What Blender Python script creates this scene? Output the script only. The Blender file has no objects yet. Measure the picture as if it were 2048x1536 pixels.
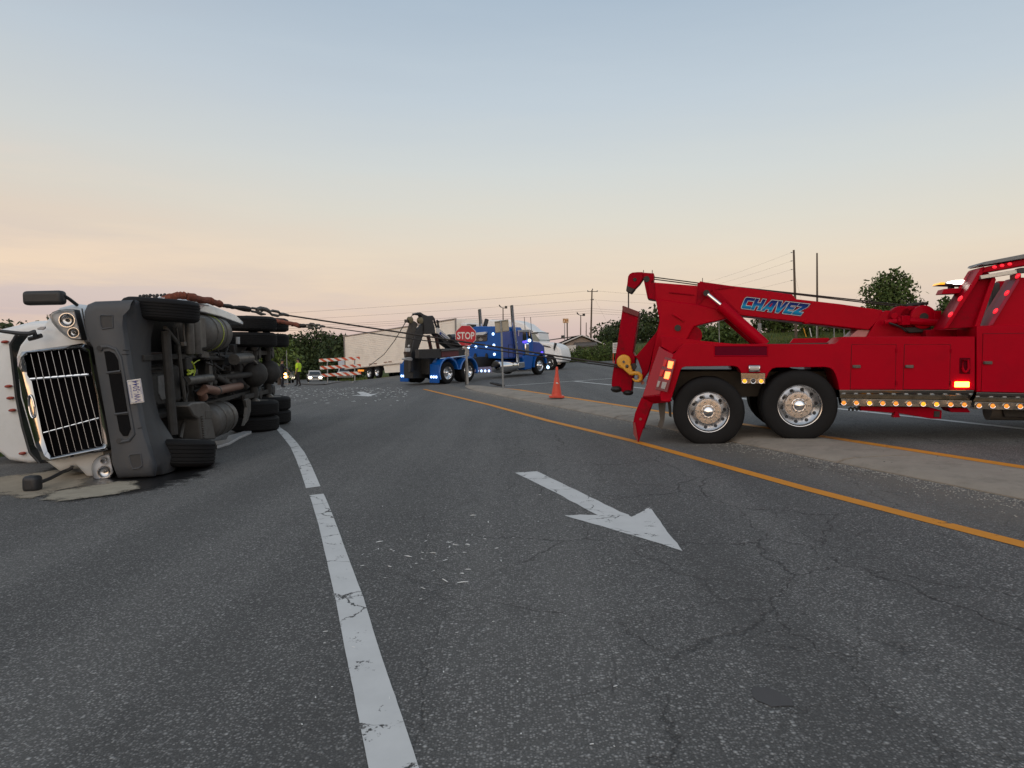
import bpy, bmesh, math, random
import numpy as np
from mathutils import Vector, Matrix
R = math.radians
rnd = random.Random(7)
sc = bpy.context.scene
col = sc.collection
V = Vector

# ------------------------------------------------------------------ camera
CH, FPX = 1.55, 1400.0
PITCH = math.atan2(71, FPX)
cam = bpy.data.objects.new('camera', bpy.data.cameras.new('camera'))
col.objects.link(cam)
cam.location = (0, 0, CH)
cam.rotation_euler = (R(90) - PITCH, 0, 0)
cam.data.sensor_width = 36.0
cam.data.lens = 36.0 * FPX / 2048
cam.data.clip_start = 0.05
cam.data.clip_end = 3000
sc.camera = cam

# ------------------------------------------------------------------ world: dusk sky
w = bpy.data.worlds.new('World'); sc.world = w; w.use_nodes = True
nt = w.node_tree; nt.nodes.clear()
def N(t, ty, **k):
    n = t.nodes.new(ty)
    for a, b in k.items(): setattr(n, a, b)
    return n
SUN_EL, SUN_AZ = 4.0, 195.0     # low behind the camera; azimuth from +Y clockwise
out = N(nt, 'ShaderNodeOutputWorld'); add = N(nt, 'ShaderNodeAddShader')
b1 = N(nt, 'ShaderNodeBackground'); b2 = N(nt, 'ShaderNodeBackground')
sky = N(nt, 'ShaderNodeTexSky', sky_type='NISHITA'); sky.sun_disc = False
sky.sun_elevation = R(SUN_EL); sky.sun_rotation = R(SUN_AZ)
nt.links.new(sky.outputs[0], b1.inputs[0]); b1.inputs[1].default_value = 0.05
tc = N(nt, 'ShaderNodeTexCoord'); sx = N(nt, 'ShaderNodeSeparateXYZ')
nt.links.new(tc.outputs['Generated'], sx.inputs[0])
mp = N(nt, 'ShaderNodeMapping'); mp.inputs['Scale'].default_value = (1.6, 1.6, 13)
nt.links.new(tc.outputs['Generated'], mp.inputs[0])
cn = N(nt, 'ShaderNodeTexNoise'); cn.inputs['Scale'].default_value = 1.6; cn.inputs['Detail'].default_value = 7; cn.inputs['Roughness'].default_value = .6
nt.links.new(mp.outputs[0], cn.inputs['Vector'])
# banks of thin cloud bend the gradient a little
def M(t, op, a, b=None, c=None, clamp=False):
    n = N(t, 'ShaderNodeMath', operation=op); n.use_clamp = clamp
    for i, v in enumerate((a, b, c)):
        if v is None: continue
        if isinstance(v, (int, float)): n.inputs[i].default_value = v
        else: t.links.new(v, n.inputs[i])
    return n.outputs[0]
wob = M(nt, 'MULTIPLY', M(nt, 'SUBTRACT', cn.outputs[0], .5), .07)
left = M(nt, 'MULTIPLY_ADD', sx.outputs[0], -.07, -.012)
left = M(nt, 'MAXIMUM', left, M(nt, 'MULTIPLY', sx.outputs[0], -.01))
zz = M(nt, 'SUBTRACT', M(nt, 'ADD', sx.outputs[2], wob), left)
rp = N(nt, 'ShaderNodeValToRGB'); nt.links.new(zz, rp.inputs[0])
STOPS = [(0.0, (.53, .435, .485)), (.04, (.58, .465, .49)), (.083, (.655, .51, .46)), (.125, (.70, .565, .475)),
         (.175, (.655, .595, .53)), (.235, (.60, .60, .585)), (.33, (.50, .552, .61)), (.44, (.385, .462, .555)), (.75, (.33, .40, .48)), (1.0, (.31, .38, .45))]
el = rp.color_ramp.elements
while len(el) < len(STOPS): el.new(.5)
for e, (p, c) in zip(el, STOPS): e.position = p; e.color = (*c, 1)
cl = N(nt, 'ShaderNodeMix', data_type='RGBA', blend_type='MIX')
cm = N(nt, 'ShaderNodeMapRange'); nt.links.new(cn.outputs[0], cm.inputs[0])
cm.inputs[1].default_value = .43; cm.inputs[2].default_value = .66; cm.inputs[3].default_value = 0; cm.inputs[4].default_value = 1
lowm = N(nt, 'ShaderNodeMapRange'); nt.links.new(sx.outputs[2], lowm.inputs[0])
lowm.inputs[1].default_value = .10; lowm.inputs[2].default_value = .26; lowm.inputs[3].default_value = 1; lowm.inputs[4].default_value = 0.06
lm_ = N(nt, 'ShaderNodeMapRange'); nt.links.new(sx.outputs[0], lm_.inputs[0]); lm_.inputs[1].default_value = -.1; lm_.inputs[2].default_value = -.6; lm_.inputs[3].default_value = .22; lm_.inputs[4].default_value = .95
nt.links.new(M(nt, 'MULTIPLY', M(nt, 'MULTIPLY', cm.outputs[0], lm_.outputs[0]), lowm.outputs[0]), cl.inputs['Factor'])
nt.links.new(rp.outputs[0], cl.inputs['A']); cl.inputs['B'].default_value = (.82, .61, .475, 1)
nt.links.new(cl.outputs['Result'], b2.inputs[0]); b2.inputs[1].default_value = .93
nt.links.new(b1.outputs[0], add.inputs[0]); nt.links.new(b2.outputs[0], add.inputs[1])
nt.links.new(add.outputs[0], out.inputs[0])

sd = bpy.data.lights.new('sun', 'SUN'); sd.energy = 1.5; sd.angle = R(110); sd.color = (1, .86, .75)
so = bpy.data.objects.new('sun', sd); col.objects.link(so)
sdir = V((math.sin(R(SUN_AZ)) * math.cos(R(12)), math.cos(R(SUN_AZ)) * math.cos(R(12)), math.sin(R(12))))
so.rotation_euler = (-sdir).to_track_quat('-Z', 'Y').to_euler()
so.location = (0, -20, 20)
vs = sc.view_settings
sc.display_settings.display_device = 'sRGB'
vs.view_transform = 'Standard'; vs.look = 'None'; vs.gamma = 1; vs.exposure = 0.0; vs.use_curve_mapping = False

# ------------------------------------------------------------------ projection helpers (photo measurements -> metres)
cp, sp = math.cos(PITCH), math.sin(PITCH)
C0 = V((0, 0, CH))
def ray(px, py):
    u, v = (px - 1024) / FPX, (768 - py) / FPX
    return V((u, cp + sp * v, -sp + cp * v))
def at(px, py, Y):
    r = ray(px, py); return C0 + r * (Y / r.y)
def sstep(a, b, t):
    t = min(1, max(0, (t - a) / (b - a))); return t * t * (3 - 2 * t)
def G(x, y):
    xc = max(-60, min(80, x))
    z = .04 * xc - .03 * max(0, min(y, 120) - 34) * min(1, max(0, (-x - 6) / 8))
    z += 2.0 * sstep(67, 92, y) * sstep(5, 30, x) + .4 * sstep(67, 100, y) * sstep(-12, 5, x)
    return z
def gp(px, py, h=0.0):
    r = ray(px, py); lo, hi = 1.0, 400.0
    # march for first hit
    t = 1.0
    while t < 400:
        p = C0 + r * t
        if p.z < G(p.x, p.y) + h: break
        t *= 1.04
    lo, hi = t / 1.04, t
    for _ in range(40):
        m = (lo + hi) / 2; p = C0 + r * m
        if p.z < G(p.x, p.y) + h: hi = m
        else: lo = m
    return C0 + r * hi
class Plane:
    def __init__(s, o, d, inward):
        s.o = V(o); s.d = V(d).normalized(); s.w = V(inward).normalized()
    def __call__(s, px, py, dep=0.0):
        r = ray(px, py); o = s.o + s.w * dep
        return C0 + r * ((o - C0).dot(s.w) / r.dot(s.w))
    def m(s, a, z, dep=0.0):
        p = s.o + s.d * a + s.w * dep; return V((p.x, p.y, z))

# ------------------------------------------------------------------ mesh builder
class MB:
    def __init__(s): s.v = []; s.f = []; s.mi = []
    def add(s, vs, fs, mi=0):
        n = len(s.v); s.v += [V(a) for a in vs]
        for f in fs: s.f.append([i + n for i in f]); s.mi.append(mi)
        return s
    def box(s, c, size, rot=None, mi=0):
        c = V(c); h = V(size) / 2
        rot = rot or Matrix.Identity(3)
        vs = [c + rot @ V((x * h.x, y * h.y, z * h.z)) for z in (-1, 1) for y in (-1, 1) for x in (-1, 1)]
        return s.add(vs, [(0, 2, 3, 1), (4, 5, 7, 6), (0, 1, 5, 4), (2, 6, 7, 3), (0, 4, 6, 2), (1, 3, 7, 5)], mi)
    def prism(s, pts, vec, mi=0):
        n = len(pts); vec = V(vec); pts = [V(p) for p in pts]
        nor = V((0, 0, 0))
        for i in range(n): nor += pts[i].cross(pts[(i + 1) % n])
        if nor.dot(vec) > 0: pts = pts[::-1]
        vs = pts + [p + vec for p in pts]
        fs = [tuple(range(n)), tuple(range(2 * n - 1, n - 1, -1))]
        fs += [((i + 1) % n, i, n + i, n + (i + 1) % n) for i in range(n)]
        return s.add(vs, fs, mi)
    def loft(s, rings, cap=True, mi=0, closed=True):
        n = len(rings[0]); vs = [p for r in rings for p in r]; fs = []
        for k in range(len(rings) - 1):
            for i in range(n if closed else n - 1):
                j = (i + 1) % n
                fs.append((k * n + i, k * n + j, (k + 1) * n + j, (k + 1) * n + i))
        if cap:
            fs.append(tuple(range(n - 1, -1, -1))); fs.append(tuple((len(rings) - 1) * n + i for i in range(n)))
        return s.add(vs, fs, mi)
    def tube(s, path, r, n=8, cap=True, mi=0, closed=False):
        path = [V(p) for p in path]; m = len(path)
        rs = r if isinstance(r, (list, tuple)) else [r] * m
        rings = []; up = None
        for i, p in enumerate(path):
            if closed: t = path[(i + 1) % m] - path[i - 1]
            else: t = path[min(i + 1, m - 1)] - path[max(i - 1, 0)]
            t.normalize()
            if up is None:
                up = V((0, 0, 1)) if abs(t.z) < .9 else V((1, 0, 0))
            x = t.cross(up).normalized(); up = x.cross(t).normalized()
            rings.append([p + (x * math.cos(a) + up * math.sin(a)) * rs[i] for a in [2 * math.pi * k / n for k in range(n)]])
        if closed: rings.append(rings[0]); cap = False
        return s.loft(rings, cap, mi)
    def lathe(s, prof, o, ax, n=24, cap=True, mi=0, a0=0.0):
        o = V(o); ax = V(ax).normalized()
        t = V((0, 0, 1)) if abs(ax.z) < .9 else V((1, 0, 0))
        x = ax.cross(t).normalized(); y = ax.cross(x).normalized()
        rings = [[o + ax * h + (x * math.cos(a) + y * math.sin(a)) * r for a in [a0 + 2 * math.pi * k / n for k in range(n)]] for r, h in prof]
        return s.loft(rings, cap, mi)
    def cyl(s, a, b, r, n=16, mi=0, r2=None):
        a, b = V(a), V(b); return s.lathe([(r, 0), (r2 or r, (b - a).length)], a, b - a, n, True, mi)
    def ball(s, c, r, nu=14, nv=8, rot=None, mi=0):
        c = V(c); r = V(r) if hasattr(r, '__len__') else V((r, r, r)); rot = rot or Matrix.Identity(3)
        rings = []
        for j in range(nv + 1):
            th = max(.02, min(math.pi - .02, math.pi * j / nv))
            rings.append([c + rot @ V((r.x * math.sin(th) * math.cos(p), r.y * math.sin(th) * math.sin(p), r.z * math.cos(th))) for p in [2 * math.pi * k / nu for k in range(nu)]])
        return s.loft(rings, True, mi)
    def build(s, name, mat, parent=None, bevel=0, seg=2, ang=35, kind=None, smooth=True, fixn=True):
        off = V((0, 0, 0)); p = parent
        while p is not None: off += p.location; p = p.parent
        me = bpy.data.meshes.new(name)
        me.from_pydata([v - off for v in s.v], [], s.f)
        for m in (mat if isinstance(mat, (list, tuple)) else [mat]): me.materials.append(m)
        if len(me.materials) > 1: me.polygons.foreach_set('material_index', s.mi)
        if fixn:
            bm = bmesh.new(); bm.from_mesh(me); bmesh.ops.recalc_face_normals(bm, faces=bm.faces); bm.to_mesh(me); bm.free()
        if smooth:
            me.polygons.foreach_set('use_smooth', [True] * len(me.polygons)); me.set_sharp_from_angle(angle=R(ang))
        me.update()
        o = bpy.data.objects.new(name, me); col.objects.link(o)
        if parent: o.parent = parent
        if bevel:
            b = o.modifiers.new('b', 'BEVEL'); b.width = bevel; b.segments = seg; b.limit_method = 'ANGLE'; b.angle_limit = R(30); b.harden_normals = False
            me.polygons.foreach_set('use_smooth', [True] * len(me.polygons))
        if kind: o['kind'] = kind
        return o
def tag(o, label, cat, group=None):
    o['label'] = label; o['category'] = cat
    if group: o['group'] = group
    return o
def thing(name, base, label, cat, group=None):
    o = bpy.data.objects.new(name, None); col.objects.link(o); o.location = base
    o.empty_display_size = .2
    return tag(o, label, cat, group)
def copy_tree(o, parent=None):
    c = o.copy(); col.objects.link(c)
    if parent: c.parent = parent
    for ch in list(o.children): copy_tree(ch, c)
    return c

# ------------------------------------------------------------------ materials
def mat(name, c, rough=.5, metal=0.0, var=.12, vs_=4.0, bump=0.0, bs=60.0, coat=0.0, spec=.5, dirt=None, ds=1.5, damt=.5):
    m = bpy.data.materials.new(name); m.use_nodes = True; t = m.node_tree; p = t.nodes['Principled BSDF']
    p.inputs['Roughness'].default_value = rough; p.inputs['Metallic'].default_value = metal
    p.inputs['Coat Weight'].default_value = coat; p.inputs['Coat Roughness'].default_value = .08; p.inputs['Specular IOR Level'].default_value = spec
    tcn = N(t, 'ShaderNodeTexCoord')
    n = N(t, 'ShaderNodeTexNoise'); n.inputs['Scale'].default_value = vs_; n.inputs['Detail'].default_value = 6; n.inputs['Roughness'].default_value = .65
    t.links.new(tcn.outputs['Object'], n.inputs['Vector'])
    mx = N(t, 'ShaderNodeMix', data_type='RGBA')
    mx.inputs['A'].default_value = (*[max(0, x * (1 - var * 1.6)) for x in c], 1); mx.inputs['B'].default_value = (*[min(1, x * (1 + var * 1.6)) for x in c], 1)
    t.links.new(n.outputs[0], mx.inputs['Factor'])
    colr = mx.outputs['Result']
    if dirt:
        n2 = N(t, 'ShaderNodeTexNoise'); n2.inputs['Scale'].default_value = ds; n2.inputs['Detail'].default_value = 8; n2.inputs['Roughness'].default_value = .75
        t.links.new(tcn.outputs['Object'], n2.inputs['Vector'])
        mr = N(t, 'ShaderNodeMapRange'); t.links.new(n2.outputs[0], mr.inputs[0])
        mr.inputs[1].default_value = .5; mr.inputs[2].default_value = .75; mr.inputs[3].default_value = 0; mr.inputs[4].default_value = damt
        m2 = N(t, 'ShaderNodeMix', data_type='RGBA'); t.links.new(mr.outputs[0], m2.inputs['Factor']); t.links.new(colr, m2.inputs['A']); m2.inputs['B'].default_value = (*dirt, 1)
        colr = m2.outputs['Result']
        t.links.new(M(t, 'ADD', M(t, 'MULTIPLY', mr.outputs[0], .5), rough, clamp=True), p.inputs['Roughness'])
    t.links.new(colr, p.inputs['Base Color'])
    if bump:
        nb = N(t, 'ShaderNodeTexNoise'); nb.inputs['Scale'].default_value = bs; nb.inputs['Detail'].default_value = 4
        t.links.new(tcn.outputs['Object'], nb.inputs['Vector'])
        bp = N(t, 'ShaderNodeBump'); bp.inputs['Strength'].default_value = bump; bp.inputs['Distance'].default_value = .01
        t.links.new(nb.outputs[0], bp.inputs['Height']); t.links.new(bp.outputs[0], p.inputs['Normal'])
    return m
def emat(name, c, s, base=None):
    m = bpy.data.materials.new(name); m.use_nodes = True; p = m.node_tree.nodes['Principled BSDF']
    p.inputs['Base Color'].default_value = (*(base or c), 1); p.inputs['Emission Color'].default_value = (*c, 1); p.inputs['Emission Strength'].default_value = s
    p.inputs['Roughness'].default_value = .2
    return m
def glassmat(name, tint=(1, 1, 1), dark=0.0):
    m = bpy.data.materials.new(name); m.use_nodes = True; t = m.node_tree; t.nodes.clear()
    o = N(t, 'ShaderNodeOutputMaterial'); mx = N(t, 'ShaderNodeMixShader'); tr = N(t, 'ShaderNodeBsdfTransparent'); gl = N(t, 'ShaderNodeBsdfGlossy'); fr = N(t, 'ShaderNodeFresnel')
    tr.inputs[0].default_value = (*tint, 1); gl.inputs['Roughness'].default_value = .03; fr.inputs[0].default_value = 1.5
    t.links.new(fr.outputs[0], mx.inputs[0]); t.links.new(tr.outputs[0], mx.inputs[1]); t.links.new(gl.outputs[0], mx.inputs[2]); t.links.new(mx.outputs[0], o.inputs[0])
    return m
REDGL = mat('red_paint_glossy', (.36, .0004, .013), .12, 0, .05, 3, coat=.35, spec=.2)
RED = mat('red_paint', (.37, .0004, .012), .3, 0, .08, 2, coat=.0, spec=.05, dirt=(.16, .004, .012), ds=2.2, damt=.3)
REDG = mat('red_paint_greasy', (.29, .0006, .011), .4, 0, .12, 3, coat=.0, spec=.035, dirt=(.035, .012, .012), ds=3.0, damt=.8)
BLUE = mat('blue_paint', (.003, .085, .36), .28, 0, .06, 3, coat=.15, spec=.3)
BLUED = mat('blue_violet_paint', (.035, .075, .30), .25, 0, .06, 3, coat=.3)
WHITE = mat('white_paint', (.74, .76, .775), .3, 0, .03, 2, coat=.4, dirt=(.45, .44, .42), ds=1.6, damt=.35)
WHITE2 = mat('white_body', (.80, .80, .80), .4, 0, .04, 2)
CREAM = mat('trailer_skin', (.90, .83, .745), .45, 0, .05, 1.2, dirt=(.5, .43, .37), ds=.8, damt=.35)
BLACKP = mat('black_plastic', (.022, .023, .026), .5, 0, .2, 8, bump=.1, bs=200)
GREYP = mat('grey_plastic', (.056, .062, .072), .55, 0, .1, 6, bump=.12, bs=260, dirt=(.10, .095, .085), ds=2.6, damt=.45)
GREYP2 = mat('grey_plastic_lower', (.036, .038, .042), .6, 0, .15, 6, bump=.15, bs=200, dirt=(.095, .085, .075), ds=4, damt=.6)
DARK = mat('greasy_black', (.013, .0125, .012), .55, 0, .5, 9, bump=.3, bs=40)
DARK2 = mat('dusty_black', (.03, .028, .026), .7, 0, .5, 7, bump=.3, bs=30, dirt=(.045, .04, .034), ds=6, damt=.6)
BLACKM = mat('black_metal', (.018, .018, .02), .4, 0, .3, 5, dirt=(.05, .045, .04), ds=5, damt=.6)
RUST = mat('brown_rust', (.055, .034, .026), .8, 0, .4, 14, bump=.3, bs=50)
COPPER = mat('heat_stained_pipe', (.21, .115, .082), .6, .3, .25, 9)
STEEL = mat('dull_steel', (.115, .11, .102), .5, .6, .2, 9, bump=.15, bs=50, dirt=(.07, .06, .05), ds=5, damt=.7)
ALU = mat('dirty_alloy', (.115, .107, .098), .55, .35, .15, 6, dirt=(.1, .085, .07), ds=4, damt=.7)
CHROME = mat('chrome', (.82, .83, .85), .06, 1, .03, 3)
POL = mat('polished_alloy', (.56, .57, .59), .2, 1, .03, 8)
HUBM = mat('wheel_hub_metal', (.30, .28, .25), .45, .7, .15, 20)
STAIN = mat('stainless_strip', (.34, .315, .28), .12, 1, .12, 6, dirt=(.12, .10, .08), ds=5, damt=.5)
RUBBER = mat('rubber', (.009, .009, .0098), .8, 0, .2, 5, bump=.1, bs=90, spec=.25, dirt=(.02, .019, .018), ds=3, damt=.3)
GLASSD = mat('dark_glass', (.012, .014, .016), .05, 0, .1, 3, spec=.8)
CLEAR = glassmat('clear_lens')
GALV = mat('galvanised_steel', (.26, .27, .275), .5, .5, .12, 12)
CONC = mat('concrete', (.29, .25, .205), .9, 0, .2, 2.5, bump=.5, bs=90, dirt=(.12, .105, .088), ds=1.6, damt=.75)
WOODP = mat('pole_wood', (.10, .075, .055), .85, 0, .25, 6, bump=.3, bs=40)
ORANGE = mat('cone_plastic', (.62, .065, .03), .45, 0, .12, 5)
SIGNR = mat('stop_red', (.42, .003, .018), .5, 0, .08, 6)
SIGNW = mat('sign_white', (.62, .60, .58), .5, 0, .06, 8)
SIGNB = mat('sign_back', (.30, .285, .235), .5, .4, .1, 8)
STRAP = mat('strap_fabric', (.20, .06, .035), .95, 0, .4, 30, bump=.8, bs=60, dirt=(.06, .03, .02), ds=10, damt=.7)
ROPE = mat('wire_rope', (.035, .03, .028), .55, .5, .3, 40)
YELW = mat('yellow_paint', (.62, .30, .02), .4, 0, .15, 12)
LINEW = mat('hose_green', (.40, .48, .03), .5, 0, .15, 12)
AMBER = emat('amber_lamp', (1, .42, .02), 1.15, (.8, .3, .02))
AMBERD = emat('amber_lamp_dim', (1, .33, .04), .6, (.8, .3, .03))
AMBHOT = emat('amber_flash', (1, .36, .05), 9)
REDL = emat('red_lamp', (1, .02, .04), 1.0, (.8, .02, .03))
REDHOT = emat('red_flash', (1, .14, .04), 4.5)
REDDIM = emat('red_lamp_off', (.6, .005, .01), .25, (.4, .01, .01))
LEDW = emat('white_lightbar', (1, .97, .86), 7)
LEDB = emat('blue_white_led', (.45, .68, 1), 3.2)
LEDV = emat('violet_led', (.10, .06, 1), 1.6)
HEAD = emat('headlamp_lit', (1, .86, .62), 14)
HEADO = emat('headlamp_orange', (1, .45, .12), 16)
AMBOFF = mat('amber_lens', (.35, .05, .02), .25, 0, .1, 9)
HIVIS = mat('hi_vis_yellow', (.50, .72, .02), .7, 0, .1, 12)
CLOTHD = mat('dark_cloth', (.012, .012, .018), .9, 0, .3, 12)
CLOTHB = mat('black_trousers', (.015, .013, .014), .9, 0, .3, 12)
SKIN = mat('skin', (.30, .16, .10), .6, 0, .08, 12)
HAIR = mat('hair', (.012, .009, .008), .7, 0, .2, 30)
SAND = mat('sand', (.36, .31, .24), .95, 0, .3, 5, bump=.8, bs=60, dirt=(.09, .08, .07), ds=2.5, damt=.8)
OIL = mat('oil_stain', (.012, .012, .0125), .4, 0, .5, 4, bump=.4, bs=80)
STONE = mat('gravel_stone', (.30, .28, .25), .9, 0, .4, 30)
PAPER = mat('white_scrap', (.70, .71, .70), .7, 0, .1, 30)
# ================================================================== SETTING
def asphalt():
    m = bpy.data.materials.new('asphalt'); m.use_nodes = True; t = m.node_tree; p = t.nodes['Principled BSDF']
    tcn = N(t, 'ShaderNodeTexCoord'); P = tcn.outputs['Object']
    s = N(t, 'ShaderNodeSeparateXYZ'); t.links.new(P, s.inputs[0])
    def noise(sc_, det=5, rough=.6, vec=P):
        n = N(t, 'ShaderNodeTexNoise'); n.inputs['Scale'].default_value = sc_; n.inputs['Detail'].default_value = det; n.inputs['Roughness'].default_value = rough
        t.links.new(vec, n.inputs['Vector']); return n
    def vor(sc_, feat='F1', vec=P):
        n = N(t, 'ShaderNodeTexVoronoi', feature=feat); n.inputs['Scale'].default_value = sc_; t.links.new(vec, n.inputs['Vector']); return n
    def mr(x, a, b, c, d):
        n = N(t, 'ShaderNodeMapRange'); t.links.new(x, n.inputs[0])
        for i, q in enumerate((a, b, c, d)): n.inputs[i + 1].default_value = q
        return n.outputs[0]
    def mix(f, a, b):
        n = N(t, 'ShaderNodeMix', data_type='RGBA')
        for k, q in (('Factor', f), ('A', a), ('B', b)):
            if isinstance(q, tuple): n.inputs[k].default_value = (*q, 1)
            elif isinstance(q, float): n.inputs[k].default_value = q
            else: t.links.new(q, n.inputs[k])
        return n.outputs['Result']
    # stones in the binder, two sizes
    v1 = vor(78.0); v2 = vor(38.0)
    c1 = N(t, 'ShaderNodeSeparateColor'); t.links.new(v1.outputs['Color'], c1.inputs[0])
    c2 = N(t, 'ShaderNodeSeparateColor'); t.links.new(v2.outputs['Color'], c2.inputs[0])
    st1 = M(t, 'MULTIPLY', mr(c1.outputs[0], .25, 1.0, 0, 1), mr(v1.outputs['Distance'], .2, .6, 1, 0))
    st2 = M(t, 'MULTIPLY', mr(c2.outputs[0], .8, 1.0, 0, 1), mr(v2.outputs['Distance'], .1, .45, 1, 0))
    big = noise(.35, 4); med = noise(2.3, 6, .7); fine = noise(140, 3)
    base = mix(mr(big.outputs[0], .3, .7, 0, 1), (.102, .100, .097), (.150, .147, .140))
    base = mix(mr(med.outputs[0], .35, .75, 0, .55), base, (.085, .081, .077))
    base = mix(mr(fine.outputs[0], .35, .65, 0, .75), base, (.034, .034, .034))
    base = mix(M(t, 'MULTIPLY', st1, .75), base, (.46, .45, .435))
    base = mix(M(t, 'MULTIPLY', st2, .8), base, (.58, .57, .55))
    # wheel paths and drips run along the lane
    lane_v = N(t, 'ShaderNodeMapping'); lane_v.inputs['Rotation'].default_value = (0, 0, -.289); lane_v.inputs['Scale'].default_value = (1.0, .06, 1); t.links.new(P, lane_v.inputs[0])
    stk = noise(1.1, 4, .6, lane_v.outputs[0])
    base = mix(mr(stk.outputs[0], .42, .68, 0, .38), base, (.055, .053, .051))
    base = mix(mr(stk.outputs[0], .52, .30, 0, .30), base, (.17, .163, .153))
    vsp = vor(2.6); csp = N(t, 'ShaderNodeSeparateColor'); t.links.new(vsp.outputs['Color'], csp.inputs[0])
    drip = M(t, 'MULTIPLY', mr(csp.outputs[0], .86, .9, 0, 1), mr(M(t, 'ADD', vsp.outputs['Distance'], M(t, 'MULTIPLY', fine.outputs[0], .05)), .05, .11, .7, 0))
    base = mix(drip, base, (.025, .025, .026))
    # sand washed against the island kerb (island edge: x = 6.47 - .297 y)
    d = M(t, 'ADD', M(t, 'MULTIPLY_ADD', s.outputs[1], .297, -6.47), s.outputs[0])
    near = M(t, 'MULTIPLY', mr(d, -1.5, -.35, 0, 1), mr(d, .0, .3, 1, 0))
    near = M(t, 'MULTIPLY', near, mr(med.outputs[0], .3, .6, .35, .85))
    base = mix(near, base, (.15, .133, .112))
    # cracks: warped cells at two sizes, broken up by a mask
    wn = noise(1.1, 6, .65); wv = N(t, 'ShaderNodeVectorMath', operation='MULTIPLY_ADD')
    t.links.new(wn.outputs['Color'], wv.inputs[0]); wv.inputs[1].default_value = (.7, .7, 0); t.links.new(P, wv.inputs[2])
    flat = N(t, 'ShaderNodeVectorMath', operation='MULTIPLY'); t.links.new(wv.outputs[0], flat.inputs[0]); flat.inputs[1].default_value = (1, .75, 0)
    e1 = vor(.85, 'DISTANCE_TO_EDGE', flat.outputs[0]); e2 = vor(2.4, 'DISTANCE_TO_EDGE', flat.outputs[0])
    mk1 = mr(noise(.6, 4).outputs[0], .36, .54, .2, 1); mk2 = mr(noise(.9, 4).outputs[0], .46, .60, 0, .85)
    lane = mr(s.outputs[0], -1.4, .2, .12, 1)
    cr1 = M(t, 'MULTIPLY', M(t, 'MULTIPLY', mr(e1.outputs['Distance'], .001, .0065, 1, 0), mk1), lane)
    cr2 = M(t, 'MULTIPLY', M(t, 'MULTIPLY', mr(e2.outputs['Distance'], .001, .010, 1, 0), mk2), M(t, 'MULTIPLY', lane, .8))
    crack = M(t, 'MAXIMUM', cr1, cr2)
    base = mix(M(t, 'MULTIPLY', crack, .66), base, (.014, .014, .014))
    t.links.new(base, p.inputs['Base Color'])
    p.inputs['Roughness'].default_value = .82; p.inputs['Specular IOR Level'].default_value = .35
    hgt = M(t, 'SUBTRACT', M(t, 'ADD', M(t, 'MULTIPLY', fine.outputs[0], .8), M(t, 'ADD', st1, st2)), M(t, 'MULTIPLY', crack, 3))
    bp = N(t, 'ShaderNodeBump'); bp.inputs['Strength'].default_value = .55; bp.inputs['Distance'].default_value = .006
    t.links.new(hgt, bp.inputs['Height']); t.links.new(bp.outputs[0], p.inputs['Normal'])
    return m
ASPH = asphalt()
def paint(name, c, wear=.62, lo=.05, cracks=True):
    m = bpy.data.materials.new(name); m.use_nodes = True; t = m.node_tree; p = t.nodes['Principled BSDF']
    o = t.nodes['Material Output']; tcn = N(t, 'ShaderNodeTexCoord'); P = tcn.outputs['Object']
    def noise(s, d=6, r=.65):
        n = N(t, 'ShaderNodeTexNoise'); n.inputs['Scale'].default_value = s; n.inputs['Detail'].default_value = d; n.inputs['Roughness'].default_value = r; t.links.new(P, n.inputs[0]); return n
    n1 = noise(3.0); n2 = noise(60, 4)
    mx = N(t, 'ShaderNodeMix', data_type='RGBA'); t.links.new(n1.outputs[0], mx.inputs['Factor'])
    mx.inputs['A'].default_value = (*[x * .78 for x in c], 1); mx.inputs['B'].default_value = (*[x * 1.12 for x in c], 1)
    t.links.new(mx.outputs['Result'], p.inputs['Base Color']); p.inputs['Roughness'].default_value = .75
    wn = noise(4.0, 8, .75)
    hole = N(t, 'ShaderNodeMapRange'); t.links.new(M(t, 'ADD', wn.outputs[0], M(t, 'MULTIPLY', n2.outputs[0], .30)), hole.inputs[0])
    hole.inputs[1].default_value = wear + .14; hole.inputs[2].default_value = wear + .18; hole.inputs[3].default_value = 0; hole.inputs[4].default_value = 1
    f = hole.outputs[0]
    if cracks:
        wv = N(t, 'ShaderNodeVectorMath', operation='MULTIPLY_ADD'); t.links.new(noise(2.5, 6).outputs['Color'], wv.inputs[0]); wv.inputs[1].default_value = (.35, .35, 0); t.links.new(P, wv.inputs[2])
        v = N(t, 'ShaderNodeTexVoronoi', feature='DISTANCE_TO_EDGE'); v.inputs['Scale'].default_value = 1.9; t.links.new(wv.outputs[0], v.inputs['Vector'])
        c2 = N(t, 'ShaderNodeMapRange'); t.links.new(v.outputs['Distance'], c2.inputs[0]); c2.inputs[1].default_value = .006; c2.inputs[2].default_value = .016; c2.inputs[3].default_value = 1; c2.inputs[4].default_value = 0
        mk = N(t, 'ShaderNodeMapRange'); t.links.new(noise(1.3, 3).outputs[0], mk.inputs[0]); mk.inputs[1].default_value = .47; mk.inputs[2].default_value = .56
        f = M(t, 'MAXIMUM', f, M(t, 'MULTIPLY', c2.outputs[0], mk.outputs[0]))
    tr = N(t, 'ShaderNodeBsdfTransparent'); ms = N(t, 'ShaderNodeMixShader')
    t.links.new(f, ms.inputs[0]); t.links.new(p.outputs[0], ms.inputs[1]); t.links.new(tr.outputs[0], ms.inputs[2]); t.links.new(ms.outputs[0], o.inputs[0])
    return m
PWHITE = paint('road_paint_white', (.60, .60, .59))
PYEL = paint('road_paint_yellow', (.66, .25, .012), .64, cracks=False)
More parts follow.
